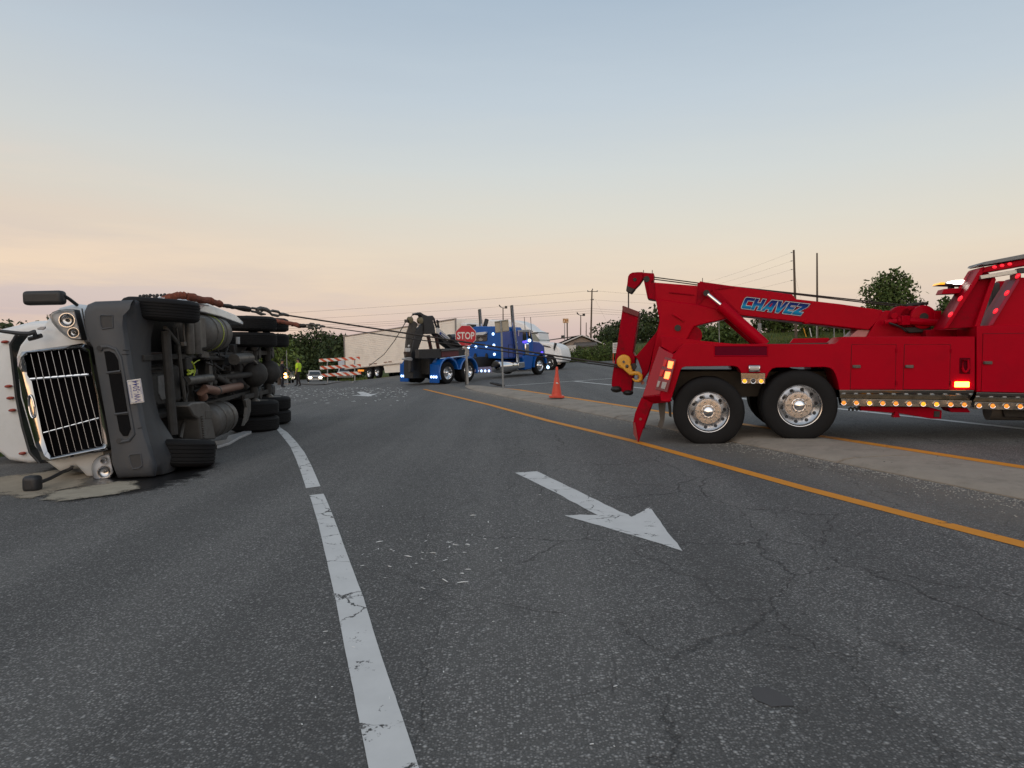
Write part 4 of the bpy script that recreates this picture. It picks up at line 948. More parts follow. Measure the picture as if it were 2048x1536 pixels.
# cab with raised roof
cabr = [(-75, 690), (-48, 668), (0, 657), (60, 642), (110, 639), (170, 645), (190, 700), (190, 880), (160, 920), (110, 926), (59, 929), (18, 923), (0, 908), (-30, 890), (-75, 868)]
c0 = fp(cabr, 11.35)
b = MB(); b.loft([scale_ring([p + U_(-.05) for p in c0], .93), scale_ring([p + U_(.0) for p in c0], .98), [p + U_(.12) for p in c0], [p + U_(2.5) for p in c0], scale_ring([p + U_(2.7) for p in c0], .97)])
b.build('cab', WHITE, ov, bevel=.03, ang=50)
fr('windscreen', [(21, 689), (26, 735), (33, 794), (45, 853), (60, 905), (78, 925), (150, 915), (150, 700), (62, 664), (34, 672)], 11.24, .05, GLASSD, bevel=.004)
MB().tube(fp([(34, 668), (21, 689), (26, 735), (33, 794), (45, 853), (60, 905), (80, 927)], 11.25), .022, 6).build('windscreen_seal', BLACKP, ov)
for q in ((9.7, 683.7), (16.7, 772.5), (20.5, 796), (24.5, 820.5), (45, 906.7)):
    MB().ball(at(*q, 11.27), (.06, .045, .026), rot=Matrix.Rotation(R(-6), 3, 'Y')).build('marker_lamp', mat('marker_lens', (.30, .04, .02), .25, 0, .1, 9), ov)
# bonnet
hood = [(35, 711), (42, 690), (60, 668), (88, 652), (100, 634), (120, 616), (144, 609.5), (157, 608), (166, 620), (177, 650), (187, 690), (228, 895), (227, 945), (215, 957), (190, 960), (178, 955), (160, 936), (146, 938), (123, 944), (94, 923), (72, 894), (43, 794)]
h0 = fp(hood, 9.78)
b = MB(); b.loft([scale_ring([p + U_(-.12) for p in h0], .90), scale_ring([p + U_(-.05) for p in h0], .97), h0, [p + U_(.35) for p in h0], [p + U_(1.55) for p in h0]])
b.build('bonnet', WHITE, ov, ang=60)
# radiator surround, grille
inn = [(51, 712), (63, 705.6), (160, 699), (176, 706.5), (190, 795), (206.6, 885), (199, 891), (102.6, 914), (95, 903), (85, 870.6), (63, 762), (54, 750.5)]
outr = [(35, 716), (44, 703.6), (164, 686.6), (180, 692), (204, 795), (227, 893), (217, 901), (97, 922.5), (84, 919), (71, 890), (44, 794), (35, 738)]
mid = [((a[0] * .45 + c[0] * .55), (a[1] * .45 + c[1] * .55)) for a, c in zip(inn, outr)]
b = MB(); b.loft([fp(outr, 9.58), fp(outr, 9.44), fp(mid, 9.385), fp(inn, 9.42), fp(inn, 9.58)], cap=False); b.build('grille_surround', mat('dull_chrome', (.37, .38, .40), .09, 1, .03, 3), ov, ang=70, bevel=0)
fr('grille_mesh', inn, 9.545, .03, mat('grille_black', (.004, .004, .005), .9, 0, .4, 50, spec=.02), bevel=0)
tops = [(61.5, 708), (75.5, 706), (88, 704.5), (102.5, 702.5), (117, 701.5), (130, 700), (144.5, 699), (158, 698.5)]
bots = [(109.5, 912), (124, 909), (138, 906), (151.5, 903), (164.5, 900), (177.5, 897), (190.5, 893), (204, 889)]
for a, c in zip(tops, bots): MB().tube([at(*a, 9.43), at((a[0] + c[0]) / 2 - .8, (a[1] + c[1]) / 2, 9.415), at(*c, 9.43)], .0044, 6).build('grille_bar', mat('bar_metal', (.33, .33, .34), .25, 1, .05, 9) if a is tops[0] else bpy.data.materials['bar_metal'], ov)
for (a, c, r_) in (((60, 758.5), (178, 749), .026), ((86, 866), (198, 836), .014)):
    b = MB(); A, B_ = at(*a, 9.44), at(*c, 9.44); d = B_ - A
    b.tube([A, B_], r_ * .6, 8)
    for k in range(8): b.tube([A + d * (k + .12) / 8, A + d * (k + .88) / 8], r_, 10)
    b.build('grille_crossbar', CHROME, ov)
b = MB(); b.tube([at(63 + 5.5 * math.cos(t) + 3.0 * math.sin(t), 813 + 23 * math.sin(t), 9.375) for t in [k * math.pi / 10 for k in range(20)]], .011, 8, closed=True); b.build('badge', CHROME, ov)
fr('bumper_gap', [(172, 684), (188, 684), (229, 892), (228, 905), (219, 902), (204, 795)], 9.56, .1, mat('gap_black', (.006, .006, .006), .8), bevel=0)
# headlamps
REFL = mat('lamp_reflector', (.66, .68, .71), .38, .25, .2, 18)
def headlamp(out_, bowls):
    t = fr('headlamp', [( (x - sum(p[0] for p in out_) / len(out_)) * 1.045 + sum(p[0] for p in out_) / len(out_), (y - sum(p[1] for p in out_) / len(out_)) * 1.045 + sum(p[1] for p in out_) / len(out_)) for x, y in out_], 9.47, .15, BLACKP, bevel=.006)
    fr('reflector', out_, 9.462, .006, mat('lamp_inner', (.50, .52, .55), .4, 0, .15, 14), parent=t, bevel=0)
    for (x, y, r_) in bowls:
        c = at(x, y, 9.455); b = MB(); b.lathe([(r_ * 1.06, .0), (r_ * 1.06, .035), (r_ * .96, .035), (r_ * .85, .016), (r_ * .5, .004), (.02, .002)], c, (0.25, -.97, .02), 24, cap=False); b.build('bowl', POL, t, ang=50)
        MB().ball(c + V((.004, -.02, 0)), (r_ * .22, .02, r_ * .22)).build('bulb', STEEL, t)
    b = MB(); P0, P1 = fp(out_, 9.462), scale_ring(fp(out_, 9.40), .95); b.loft([P0, P1], cap=False); b.add(P1, [tuple(range(len(P1)))]); b.build('lens', CLEAR, t, ang=60)
headlamp([(101, 630), (106, 625), (117, 621), (132, 620), (148, 620), (155.5, 650), (162.6, 678.5), (150, 679), (140.6, 677), (128, 669.5), (120, 662.6), (110, 652), (105, 645), (101.5, 637)], [(135.3, 640.5, .092), (148.5, 665.5, .066)])
headlamp([(183.5, 938), (184.5, 930), (187.5, 923), (193, 917), (202, 911.6), (218, 907), (222, 925), (226, 944), (220, 955), (206, 958.5), (193, 959), (187, 956)], [(209.5, 920, .048), (210, 943, .082)])
# bumper
F = [(171, 648), (170, 622), (176, 609), (190.5, 603), (267, 600), (252.5, 615), (250, 641), (256.6, 691), (264, 742), (279.5, 800), (287, 844), (297, 882), (312, 930), (308, 953), (237, 956), (227, 930), (225.6, 900), (187.5, 690), (179, 677)]
B2 = [(181, 648), (180, 622), (186, 610), (198, 604), (271, 599.5), (292, 605), (302, 641), (295, 674), (296, 742), (302, 793), (313, 839), (335, 873), (355, 905), (351, 941), (250, 954), (237, 930), (235, 900), (200, 690), (190, 677)]
f0 = fp(F, 9.34); f2 = fp(B2, 9.80)
fm = [f0[i].lerp(f2[i], .4) + OW * -.015 for i in range(len(f0))]
b = MB(); b.loft([scale_ring([p + U_(-.075) for p in f0], .88), scale_ring([p + U_(-.062) for p in f0], .945), scale_ring([p + U_(-.03) for p in f0], .985), f0, [p + U_(.05) for p in f0]], cap=True); b.build('bumper', GREYP, ov, ang=75)
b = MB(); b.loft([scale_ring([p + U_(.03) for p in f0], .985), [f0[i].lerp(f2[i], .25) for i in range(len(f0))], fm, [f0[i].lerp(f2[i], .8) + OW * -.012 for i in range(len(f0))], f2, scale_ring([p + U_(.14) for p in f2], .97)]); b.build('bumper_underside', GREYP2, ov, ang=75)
inl = [[(208, 703), (218, 702), (228, 707), (235, 720), (238, 741), (215, 744)], [(217, 748), (242, 746), (247, 775), (254, 823), (231, 827), (224, 790)], [(233, 831), (256, 829), (261, 858), (255, 872), (246, 872), (239, 862)]]
for q in inl:
    fr('air_inlet', q, 9.252, .03, mat('inlet_black', (.006, .006, .007), .8, 0, .3, 30, spec=.1), bevel=0)
b = MB(); lp = [(201, 694), (216, 693), (232, 699), (241, 715), (248, 755), (257, 810), (266, 858), (268, 868), (258, 881), (240, 884)]
P_ = fp(lp, 9.262)
b.tube(P_, .022, 8); b.build('inlet_frame', GREYP, ov)
for a, c in (((213, 745.5), (241, 742)), ((229, 828.5), (257, 825))): MB().tube(fp([a, c], 9.25), .014, 8).build('inlet_bar', GREYP, ov)
for q in ((199, 696.5), (238, 881.5)): MB().cyl(at(*q, 9.30), at(*q, 9.235), .034, 16).build('tow_hole', BLACKM, ov)
for q in ([(200, 632), (203, 630.5), (225, 631), (226, 655), (205, 658), (201, 650)], [(258, 912), (262, 909), (281, 907), (285, 930), (279, 936), (266, 938), (261, 928)]):
    P0 = fp(q, 9.262); b = MB(); b.tube(P0, .011, 8, closed=True); o = b.build('lamp_blank', GREYP, ov); b = MB(); b.prism(scale_ring(P0, .93), V((0, .02, 0))); b.build('recess', GREYP2, o)
b = MB()
for a, c in (((244, 709), (259, 708)), ((276, 857), (284, 855)), ((246, 700), (258, 700))): b.tube(fp([a, c], 9.268), .008, 5)
b.build('panel_joint', BLACKM, ov)
# number plate
pq = [(253, 761), (281, 757), (288.6, 804.5), (260.5, 808.5)]
cen = at(271, 782, 9.27)
tilt = V((.10, .0, 0))
def pl(u, v, off=0.0):
    a = V(pq[0]) * (1 - u) + V(pq[1]) * u; c = V(pq[3]) * (1 - u) + V(pq[2]) * u; p = a * (1 - v) + c * v
    return at(p.x, p.y, 9.215 + (p.x - 271) * .0012 - off)
b = MB(); b.prism([pl(0, 0), pl(1, 0), pl(1, 1), pl(0, 1)], V((0, .012, 0))); pt = b.build('number_plate', SIGNW, ov, bevel=.008)
PBL = mat('plate_blue', (.02, .025, .22), .5, 0, .05, 9); PPALE = mat('plate_pale_print', (.25, .27, .42), .5, 0, .05, 9)
text_quad('VW-5044', [pl(.82, .94, .006), pl(.82, .06, .006), pl(.36, .06, .006), pl(.36, .94, .006)][0:1] + [pl(.82, .06, .006), pl(.36, .06, .006), pl(.36, .94, .006)], PBL, pt, 'plate_letters', .004, space=1.12)
b = MB()
for rr in ((.03, .05, .97, .95),):
    c4 = [pl(rr[0], rr[1], .004), pl(rr[2], rr[1], .004), pl(rr[2], rr[3], .004), pl(rr[0], rr[3], .004)]; b.tube(c4, .003, 4, closed=True)
for k in range(9):
    v = .2 + k * .065
    b.add([pl(.14, v, .005), pl(.25, v, .005), pl(.25, v + .04, .005), pl(.14, v + .04, .005)], [(0, 1, 2, 3)])
    if 1 < k < 7: b.add([pl(.86, v, .005), pl(.91, v, .005), pl(.91, v + .045, .005), pl(.86, v + .045, .005)], [(0, 1, 2, 3)])
b.build('plate_border', PPALE, pt, fixn=False)
# mirrors on their arms
def mirror(name, c, size, arm, Y, rotz=0):
    b = MB(); b.box(at(*c, Y), size, Matrix.Rotation(R(rotz), 3, 'Y')); o = b.build(name, BLACKP, ov, bevel=min(size) * .32, seg=4)
    MB().tube([at(*q[:2], q[2]) for q in arm], .024, 8).build('mirror_arm', BLACKP, o)
mirror('mirror', (89.5, 596), (.53, .16, .19), [(126, 590, 9.45), (140, 599, 9.55), (154, 610, 9.7)], 9.45, -1.2)
mirror('mirror', (65, 967), (.193, .17, .205), [(77, 966, 8.78), (100, 957, 9.0), (125, 944, 9.3), (141, 938, 9.5), (144, 934, 9.7)], 8.74, 0)
b = MB(); b.tube([at(-20, 656, 9.3), at(0, 662, 9.3), at(40, 667, 9.32), (at(58, 667.5, 9.33)), at(68, 664, 9.36), at(71, 672, 9.44)], [.02, .022, .028, .03, .034, .03], 8); b.tube(fp([(58, 678), (70, 675), (83, 671)], 9.46), .03, 8); b.build('mirror_arm', BLACKP, ov)
b = MB(); b.box(at(-26, 664, 9.3), (.16, .2, .3)); b.build('mirror', BLACKP, ov, bevel=.05, seg=3)
fr('turn_lamp', [(73, 657), (81, 653.5), (89, 653), (89.5, 657), (84, 660), (76, 660)], 9.53, .04, mat('lamp_grey_lens', (.38, .38, .40), .3), bevel=.004)
b = MB(); b.tube(fp([(164, 617), (170, 650), (179, 680)], 9.52), .008, 6); b.build('panel_gap', BLACKM, ov)
# ---- underside
def uprism(name, px, dep, thick, m, bevel=.008, parent=ov):
    b = MB(); b.prism([OT(x, y, dep) for x, y in px], OW * thick); return b.build(name, m, parent, bevel=bevel)
def utube(name, px, r_, m, dep, parent=ov, n=8):
    b = MB(); b.tube([OT(q[0], q[1], q[2] if len(q) > 2 else dep) for q in px], r_, n); return b.build(name, m, parent)
b = MB(); b.prism([lin(-.6, -.05, 1.12), lin(-.6, 2.12, 1.12), lin(3.2, 2.12, 1.12), lin(3.2, -.05, 1.12)], OW * .1); b.build('floor', DARK, ov)
b = MB(); b.prism([lin(2.2, .25, .95), lin(2.2, 1.85, .95), lin(7.4, 1.8, .95), lin(7.4, .2, .95)], OW * .12); b.build('rear_deck', DARK, ov)
for z in (.58, 1.42):
    b = MB(); b.prism([lin(-.5, z - .04, .62), lin(-.5, z + .04, .62), lin(7.3, z + .06, .62), lin(7.3, z - .02, .62)], OW * .28); b.build('frame_rail', DARK2, ov, bevel=.008)
for a in (1.6, 2.9, 3.9, 7.2):
    b = MB(); b.tube([lin(a, .58, .75), lin(a, 1.42, .75)], .07, 6); b.build('crossmember', DARK2, ov)
# engine and its sump
b = MB(); b.prism([lin(.1, .72, .98), lin(.1, 1.28, .98), lin(.95, 1.3, .65), lin(.95, .7, .65)], OW * .6); b.build('engine', DARK2, ov, bevel=.06, seg=3)
uprism('sump', [(302, 752), (316, 746), (338, 748), (343, 790), (340, 808), (318, 812), (304, 800)], .78, .2, DARK2, .03)
uprism('sump_plate', [(317, 752), (332, 749), (335, 760), (333, 798), (324, 800), (318, 786)], .765, .02, mat('scraped_alloy', (.20, .2, .2), .6, .4, .35, 14), .006)
for q in ([(294, 706), (324, 704), (324, 718), (294, 720)], [(314, 830), (343, 824), (344, 838), (317, 843)]): uprism('leaf_spring', q, .84, .12, RUST, .01)
utube('tie_rod', [(330, 655), (352, 682), (357, 690), (362, 740), (370, 800), (373, 830), (366, 852), (361, 876)], .030, STEEL, .52)
utube('drag_link', [(353, 655), (359, 700), (368, 770), (376, 825), (382, 866)], .017, STEEL, .52)
MB().cyl(lin(0, .3, .5), lin(0, 1.8, .5), .065, 10).build('front_axle', DARK2, ov)
utube('brake_hose', [(300, 738), (315, 736), (332, 742), (342, 752)], .010, DARK2, .8); utube('brake_hose', [(312, 812), (326, 808), (338, 814), (345, 822)], .010, DARK2, .8)
utube('brake_hose', [(366, 752), (374, 765), (376, 785), (372, 800)], .011, DARK, .35); utube('air_line', [(423, 700), (430, 690), (440, 710), (441, 716)], .012, DARK2, .5)
for x in (376.5, 391): b = MB(); b.lathe([(.03, 0), (.075, .03), (.078, .06), (.078, .52), (.07, .55), (.03, .57)], OT(x + 3, 711, .42), OT(x, 646, .42) - OT(x + 3, 711, .42), 16); b.build('air_tank', STEEL, ov)
utube('tank_pipe', [(367, 645), (368, 670), (371, 690)], .013, ALU, .34); uprism('tank_valve', [(368, 684), (373, 684), (374, 692), (369, 692)], .33, .05, ALU, .006)
uprism('tank_step', [(398, 632), (411, 634), (414, 695), (402, 698), (399, 680)], .36, .3, STEEL, .02)
def drum(name, a, z, dep, r_, L, m):
    ax = (lin(a + 1, z, dep) - lin(a, z, dep)).normalized(); c = lin(a, z, dep)
    b = MB(); b.lathe([(.02, -.02), (r_ * .8, -.02), (r_ * .97, .02), (r_, .06), (r_, L - .06), (r_ * .97, L - .02), (r_ * .8, L), (.02, L)], c, ax, 32); o = b.build(name, m, ov, ang=40)
    for f in (.3, .72): MB().lathe([(r_ + .004, 0), (r_ + .014, .004), (r_ + .014, .055), (r_ + .004, .06)], c + ax * L * f, ax, 32, cap=False).build('tank_strap', STEEL, o)
    return o, c, ax
o1, c1, ax1 = drum('fuel_tank', 1.45, 1.82, .62, .31, 1.35, ALU)
MB().lathe([(.316, 0), (.322, .004), (.322, .022), (.316, .026)], c1 + ax1 * .72, ax1, 32, cap=False).build('tank_hose', LINEW, o1)
o2, c2, ax2 = drum('fuel_tank', 1.75, .28, .62, .30, 1.2, ALU)
# after-treatment box with a ribbed edge
bx = uprism('muffler_box', [(377, 812), (385, 805), (410, 803), (421, 812), (424, 838), (433, 878), (402, 880), (398, 838), (388, 832)], .30, .35, ALU, .025)
for k in range(10):
    y = 833 + k * 4.7; MB().box(OT(403.5 + k * .45, y, .29), (.05, .05, .022)).build('rib', STEEL, bx, bevel=.004)
uprism('box_plate', [(411, 822), (424, 820), (426, 836), (412, 838)], .292, .02, STEEL, .004, parent=bx)
utube('exhaust_pipe', [(407, 796, .5), (403, 786, .5), (409, 777.5, .45), (420, 779, .42), (432, 782, .45), (463, 775, .5), (480, 772, .6)], .075, COPPER, .5, n=14)
MB().lathe([(.08, 0), (.086, .01), (.086, .04), (.08, .05)], OT(433, 781.5, .45), OT(463, 775, .5) - OT(432, 782, .45), 16).build('pipe_clamp', STEEL, ov)
utube('gearbox_shaft', [(372, 762), (395, 759), (421, 756)], .075, STEEL, .55, n=12)
utube('propshaft', [(430, 752, .6), (460, 770, .65), (490, 775, .7)], .055, DARK2, .6, n=12)
utube('crossmember', [(405, 715), (440, 716), (468, 714)], .045, DARK2, .62)
uprism('bracket', [(419, 722), (425, 722), (426, 776), (420, 776)], .6, .08, STEEL, .008); uprism('bracket', [(405, 700), (418, 705), (420, 716), (404, 715)], .55, .06, STEEL, .008)
utube('coiled_hose', [(375, 750), (378, 744), (386, 745), (390, 738), (387, 729), (384, 724)], .012, LINEW, .45); utube('coiled_hose', [(376, 741), (381, 743), (385, 740), (380, 748), (376, 748)], .018, LINEW, .44); utube('coiled_hose', [(386, 728), (394, 722), (399, 720)], .009, LINEW, .46); utube('coiled_hose', [(388, 730), (391, 742), (387, 752)], .007, LINEW, .43)
# hoses, looms and dark clutter between the rails
cr = random.Random(12)
for k in range(26):
    a0_, z0_ = cr.uniform(.9, 4.2), cr.uniform(.45, 1.7); L_ = cr.uniform(.4, 1.3); d_ = cr.uniform(.55, .85)
    MB().tube([lin(a0_, z0_, d_), lin(a0_ + L_ * .3, z0_ + cr.uniform(-.12, .12), d_ - .06), lin(a0_ + L_ * .7, z0_ + cr.uniform(-.18, .18), d_ + .03), lin(a0_ + L_, z0_ + cr.uniform(-.2, .2), d_)], cr.uniform(.010, .024), 6).build('air_line', DARK if k % 3 else DARK2, ov)
for k in range(14):
    a0_, z0_ = cr.uniform(.6, 4.4), cr.uniform(.5, 1.6); sx_, sz_ = cr.uniform(.12, .35), cr.uniform(.1, .28)
    b = MB(); b.prism([lin(a0_, z0_, .6), lin(a0_ + sx_, z0_, .6), lin(a0_ + sx_, z0_ + sz_, .6), lin(a0_, z0_ + sz_, .6)], OW * .3); b.build('valve_block', DARK if k % 2 else DARK2, ov, bevel=.02)
# rear bogie: axles, differentials, bags
def axle(a):
    MB().cyl(lin(a, .1, .5), lin(a, 1.95, .5), .085, 12).build('drive_axle', DARK2, ov)
    MB().ball(lin(a, 1.0, .47), (.26, .3, .28)).build('differential', DARK2, ov)
    for z in (.55, 1.45):
        b = MB(); b.lathe([(.12, 0), (.15, .03), (.15, .1), (.13, .13), (.15, .16), (.15, .24), (.12, .28)], lin(a + .42, z, .45), OW, 16); b.build('air_bag', DARK, ov)
        MB().lathe([(.05, 0), (.085, .02), (.085, .12), (.07, .14), (.07, .22), (.04, .24)], lin(a - .3, z + (.14 if z > 1 else -.14), .42), OU, 14).build('brake_chamber', STEEL, ov)
        b = MB(); b.prism([lin(a - .75, z - .05, .5), lin(a - .75, z + .05, .5), lin(a + .5, z + .05, .45), lin(a + .5, z - .05, .45)], OW * .07); b.build('suspension_arm', DARK2, ov, bevel=.01)
axle(4.95); axle(6.28)
utube('silencer', [(468, 719, .4), (478, 717.5, .4), (499, 716, .4)], .105, STEEL, .4, n=16)
MB().cyl(lin(5.2, 1.0, .5), lin(6.1, 1.0, .5), .06, 12).build('propshaft', DARK2, ov)
MB().cyl(lin(2.9, 1.0, .7), lin(4.75, 1.0, .5), .06, 12).build('propshaft', DARK2, ov)
utube('torque_rod', [(505, 720, .4), (518, 732, .4), (527, 748, .42), (520, 765, .45)], .03, STEEL, .4)
uprism('mud_guard', [(491, 800), (497, 797), (502, 800), (502, 822), (497, 840), (488, 852), (492, 836), (494, 815)], .0, .05, STEEL, .006)
uprism('hanger', [(476, 674), (480, 674), (480, 688), (476, 688)], .3, .04, mat('pale_clip', (.35, .36, .37), .5), .005)
# tyres: axis across the truck, now upright
def otyre(a, z, dep, lean=0, r_=.51, wd=.29, steer=0):
    ax = (V((0, 0, 1)) + OW * -lean + OU * steer).normalized(); c = lin(a, z, dep)
    b = MB(); pr = [(.29, 0), (.33, -.012), (.43, -.012), (.485, .012), (r_, .045)]
    g = (wd - .09) / 5
    for i in range(1, 6): pr += [(r_, .045 + g * i - g * .62), (r_ - .013, .045 + g * i - g * .56), (r_ - .013, .045 + g * i - g * .44), (r_, .045 + g * i - g * .38)]
    pr += [(r_, wd - .045), (.485, wd - .012), (.43, wd + .012), (.33, wd + .012), (.29, wd)]
    b.lathe(pr, c - ax * wd / 2, ax, 40, cap=False); o = b.build('tyre', RUBBER, ov, ang=30)
    MB().lathe([(.30, -.01), (.29, 0), (.28, .06), (.20, .07), (.19, .05), (.1, .05)], c - ax * (wd / 2), ax, 24).build('rim', ALU, o)
    MB().lathe([(.30, .01), (.29, 0), (.28, -.06), (.20, -.07), (.19, -.05), (.1, -.05)], c + ax * (wd / 2), ax, 24).build('rim', ALU, o)
def zpix(py, Y): return at(1024, py, Y).z
# steered pair
otyre(.0, zpix(622, 10.3), .53, .06); otyre(-.02, zpix(908, 9.95), .45, .05, wd=.36, steer=.12)
for a, Y, zs in ((4.95, 15.1, (648, 679.5, 814.5, 845)), (6.28, 16.4, (650, 681, 806, 832))):
    for py in zs: otyre(a, zpix(py, Y), .51, .01)
# fairings, loose trim
b = MB(); b.prism([lin(.75, 2.2, .5), lin(2.5, 2.12, .42), lin(3.85, 2.02, .40), lin(3.85, 2.08, .40), lin(3.4, 2.2, .42), lin(1.2, 2.38, .5)], OW * .5); b.build('side_fairing', WHITE, ov, bevel=.015)
b = MB(); b.prism([at(x, y, 10.9) for x, y in ((265, 601), (278, 597), (330, 595), (345, 598), (345, 606), (270, 604))], U_(.8)); b.build('wing_top', WHITE, ov, bevel=.02)
b = MB(); b.prism([at(x, y, Y) for x, y, Y in ((391, 604, 11.4), (398, 606, 11.5), (408, 616, 12), (404, 622, 12), (391, 622, 11.4))], U_(.5)); b.build('mirror_cover', WHITE, ov, bevel=.01)
b = MB()
q = [gp(x, y) for x, y in ((430, 888), (452, 884), (457, 876), (478, 870), (502, 861), (503, 868), (480, 878), (460, 890), (434, 898))]
b.prism([p + V((0, 0, .05)) for p in q], V((0, 0, -.05))); b.build('broken_trim', mat('scuffed_trim', (.42, .42, .42), .5, 0, .2, 8), ov, bevel=.01)
for i, (x, y) in enumerate(((284, 596), (297, 595), (311, 595), (326, 594))):
    b = MB(); p = at(x, y, 11.6); b.cyl(p - V((0, 0, .04)), p + V((0, 0, .025)), .035, 10); b.ball(p + V((-.03, 0, .03)), .025); b.ball(p + V((.03, 0, .035)), .028); b.build('air_fitting', BLACKM, ov)

# ---- recovery slings, hooks and cables (each a thing of its own)
def rope(name, label, cat, pts, r_, m, n=10, wob=0.0, group=None, sub=5):
    P_ = []
    for i in range(len(pts) - 1):
        for k in range(sub): P_.append(V(pts[i]).lerp(V(pts[i + 1]), k / sub))
    P_.append(V(pts[-1])); N_ = len(P_)
    P_ = [p + V((rnd.gauss(0, wob), rnd.gauss(0, wob), rnd.gauss(0, wob))) for p in P_]
    rs = [r_ * (1 + (rnd.gauss(0, .07) if wob else 0)) for _ in P_]
    t = MB().tube(P_, rs, n).build(name, m); tag(t, label, cat, group); return t
rope('recovery_sling', 'thick red-brown sling laid over the top front tyre of the overturned truck', 'sling', [at(318, 606, 11.2), at(328, 599, 11), at(345, 593, 10.9), at(362, 591, 11), at(378, 593, 11.1), at(400, 598.5, 11.4), at(425, 604, 11.8), at(440, 608.5, 12.1)], .058, STRAP, wob=.006)
rope('recovery_sling', 'shorter reddish sling coming from the upper rear tyres of the overturned truck', 'sling', [at(545, 640, 15.9), at(560, 643.5, 15.7), at(572, 645.5, 15.5), at(588, 649, 15.2), at(602, 652, 15)], .048, STRAP, wob=.007)
def hookset(label, A, B_, s):
    A, B_ = V(A), V(B_); d = (B_ - A); L = d.length; d.normalize(); up = V((0, 0, 1)) - d * d.z; up.normalize()
    t = thing('tow_hook', A, label, 'hook')
    pt = lambda x, y: A + d * (x * L) + up * (y * s)
    MB().tube([pt(0, 0), pt(.12, .02), pt(.22, 0)], [.035 * s / .1, .045 * s / .1, .04 * s / .1], 8).build('sling_eye', ROPE, t)
    MB().tube([pt(.18, .0), pt(.26, .28), pt(.40, .30), pt(.46, 0), pt(.40, -.25), pt(.26, -.22)], .018 * s / .1, 8, closed=True).build('shackle', STEEL, t)
    MB().tube([pt(.62, .1), pt(.54, .38), pt(.42, .42), pt(.36, .2), pt(.37, -.2), pt(.44, -.42), pt(.53, -.36)], [.03 * s / .1, .035 * s / .1, .035 * s / .1, .035 * s / .1, .032 * s / .1, .026 * s / .1, .012 * s / .1], 8).build('hook', STEEL, t)
    MB().tube([pt(.6, .05), pt(.66, .36), pt(.78, .34), pt(.84, 0), pt(.78, -.32), pt(.66, -.28)], .022 * s / .1, 8, closed=True).build('ring', STEEL, t)
    MB().tube([pt(.82, .0), pt(.9, .08), pt(1.0, 0)], [.03 * s / .1, .026 * s / .1, .02 * s / .1], 8).build('cable_socket', STEEL, t)
hookset('larger chain hook at the end of the thick sling, against the sky', at(476, 615.5, 12.6), at(577, 631, 13.6), .12)
rope('sling_leg', 'dark twisted leg of the thick sling leading to the larger hook', 'sling', [at(436, 608, 12.1), at(455, 612.5, 12.35), at(480, 616.5, 12.65)], .034, ROPE, wob=.004)
hookset('smaller chain hook at the end of the short reddish sling', at(600, 651.5, 15), at(650, 653.5, 14.9), .10)
ce = RT(1240, 731, .9)
rope('winch_cable', 'upper and thicker steel cable running from the larger hook to the yellow pulley', 'cable', [at(574, 630.5, 13.55), RT(1243, 731.5, .84)], .0155, ROPE, sub=12)
rope('winch_cable', 'lower and thinner steel cable running from the smaller hook to the yellow pulley', 'cable', [at(648, 653.5, 14.9), RT(1241, 735, .9)], .0105, ROPE, sub=12)
# ================================================================== BLUE TOW TRUCK
BD = V((.578, .817, 0)).normalized(); BW = V((-.817, .578, 0)).normalized()
BT = Plane((-3.05, 33.2, 0), BD, BW)
bb0 = V((-3.05, 33.2, 0)) + BW * 1.2; bb0.z = G(bb0.x, bb0.y)
blu = thing('tow_truck', bb0, 'bright blue tow truck with a black folded boom and blue lights behind the stop sign', 'tow truck')
def bp_(name, px, td, thick, m, parent=blu, bevel=.015, td2=None):
    b = MB(); b.prism([BT(x, y, td) for x, y in px], BW * thick); return b.build(name, m, parent, bevel=bevel)
def btube(name, px, r_, m, n=8, parent=blu):
    b = MB(); b.tube([BT(*q) for q in px], r_, n); return b.build(name, m, parent)
gz = lambda p: V((p.x, p.y, G(p.x, p.y)))
hubs = [BT(896, 746.5, 0), BT(936.5, 742.5, 0), BT(1080, 727.5, 0)]
zr = G(hubs[0].x, hubs[0].y)
for i, h in enumerate(hubs):
    g0 = G(h.x, h.y) + .52; c = V((h.x, h.y, g0))
    wheel(blu, c, -BW, style='dish' if i < 2 else 'steer', rimmat=CHROME, n=28)
    wheel(blu, c + BW * 2.4, BW, style='dish' if i < 2 else 'steer', rimmat=CHROME, n=28)
    if i < 2:
        for d in (.33, 2.07):
            MB().lathe([(.3, 0), (.46, .02), (.52, -.03), (.525, -.25), (.46, -.28), (.3, -.27)], c + BW * d, -BW if d < 1 else BW, 24).build('inner_tyre', RUBBER, blu)
def bl(a, z, d): p = BT.o + BD * a + BW * d; return V((p.x, p.y, zr + z + .012 * 0))
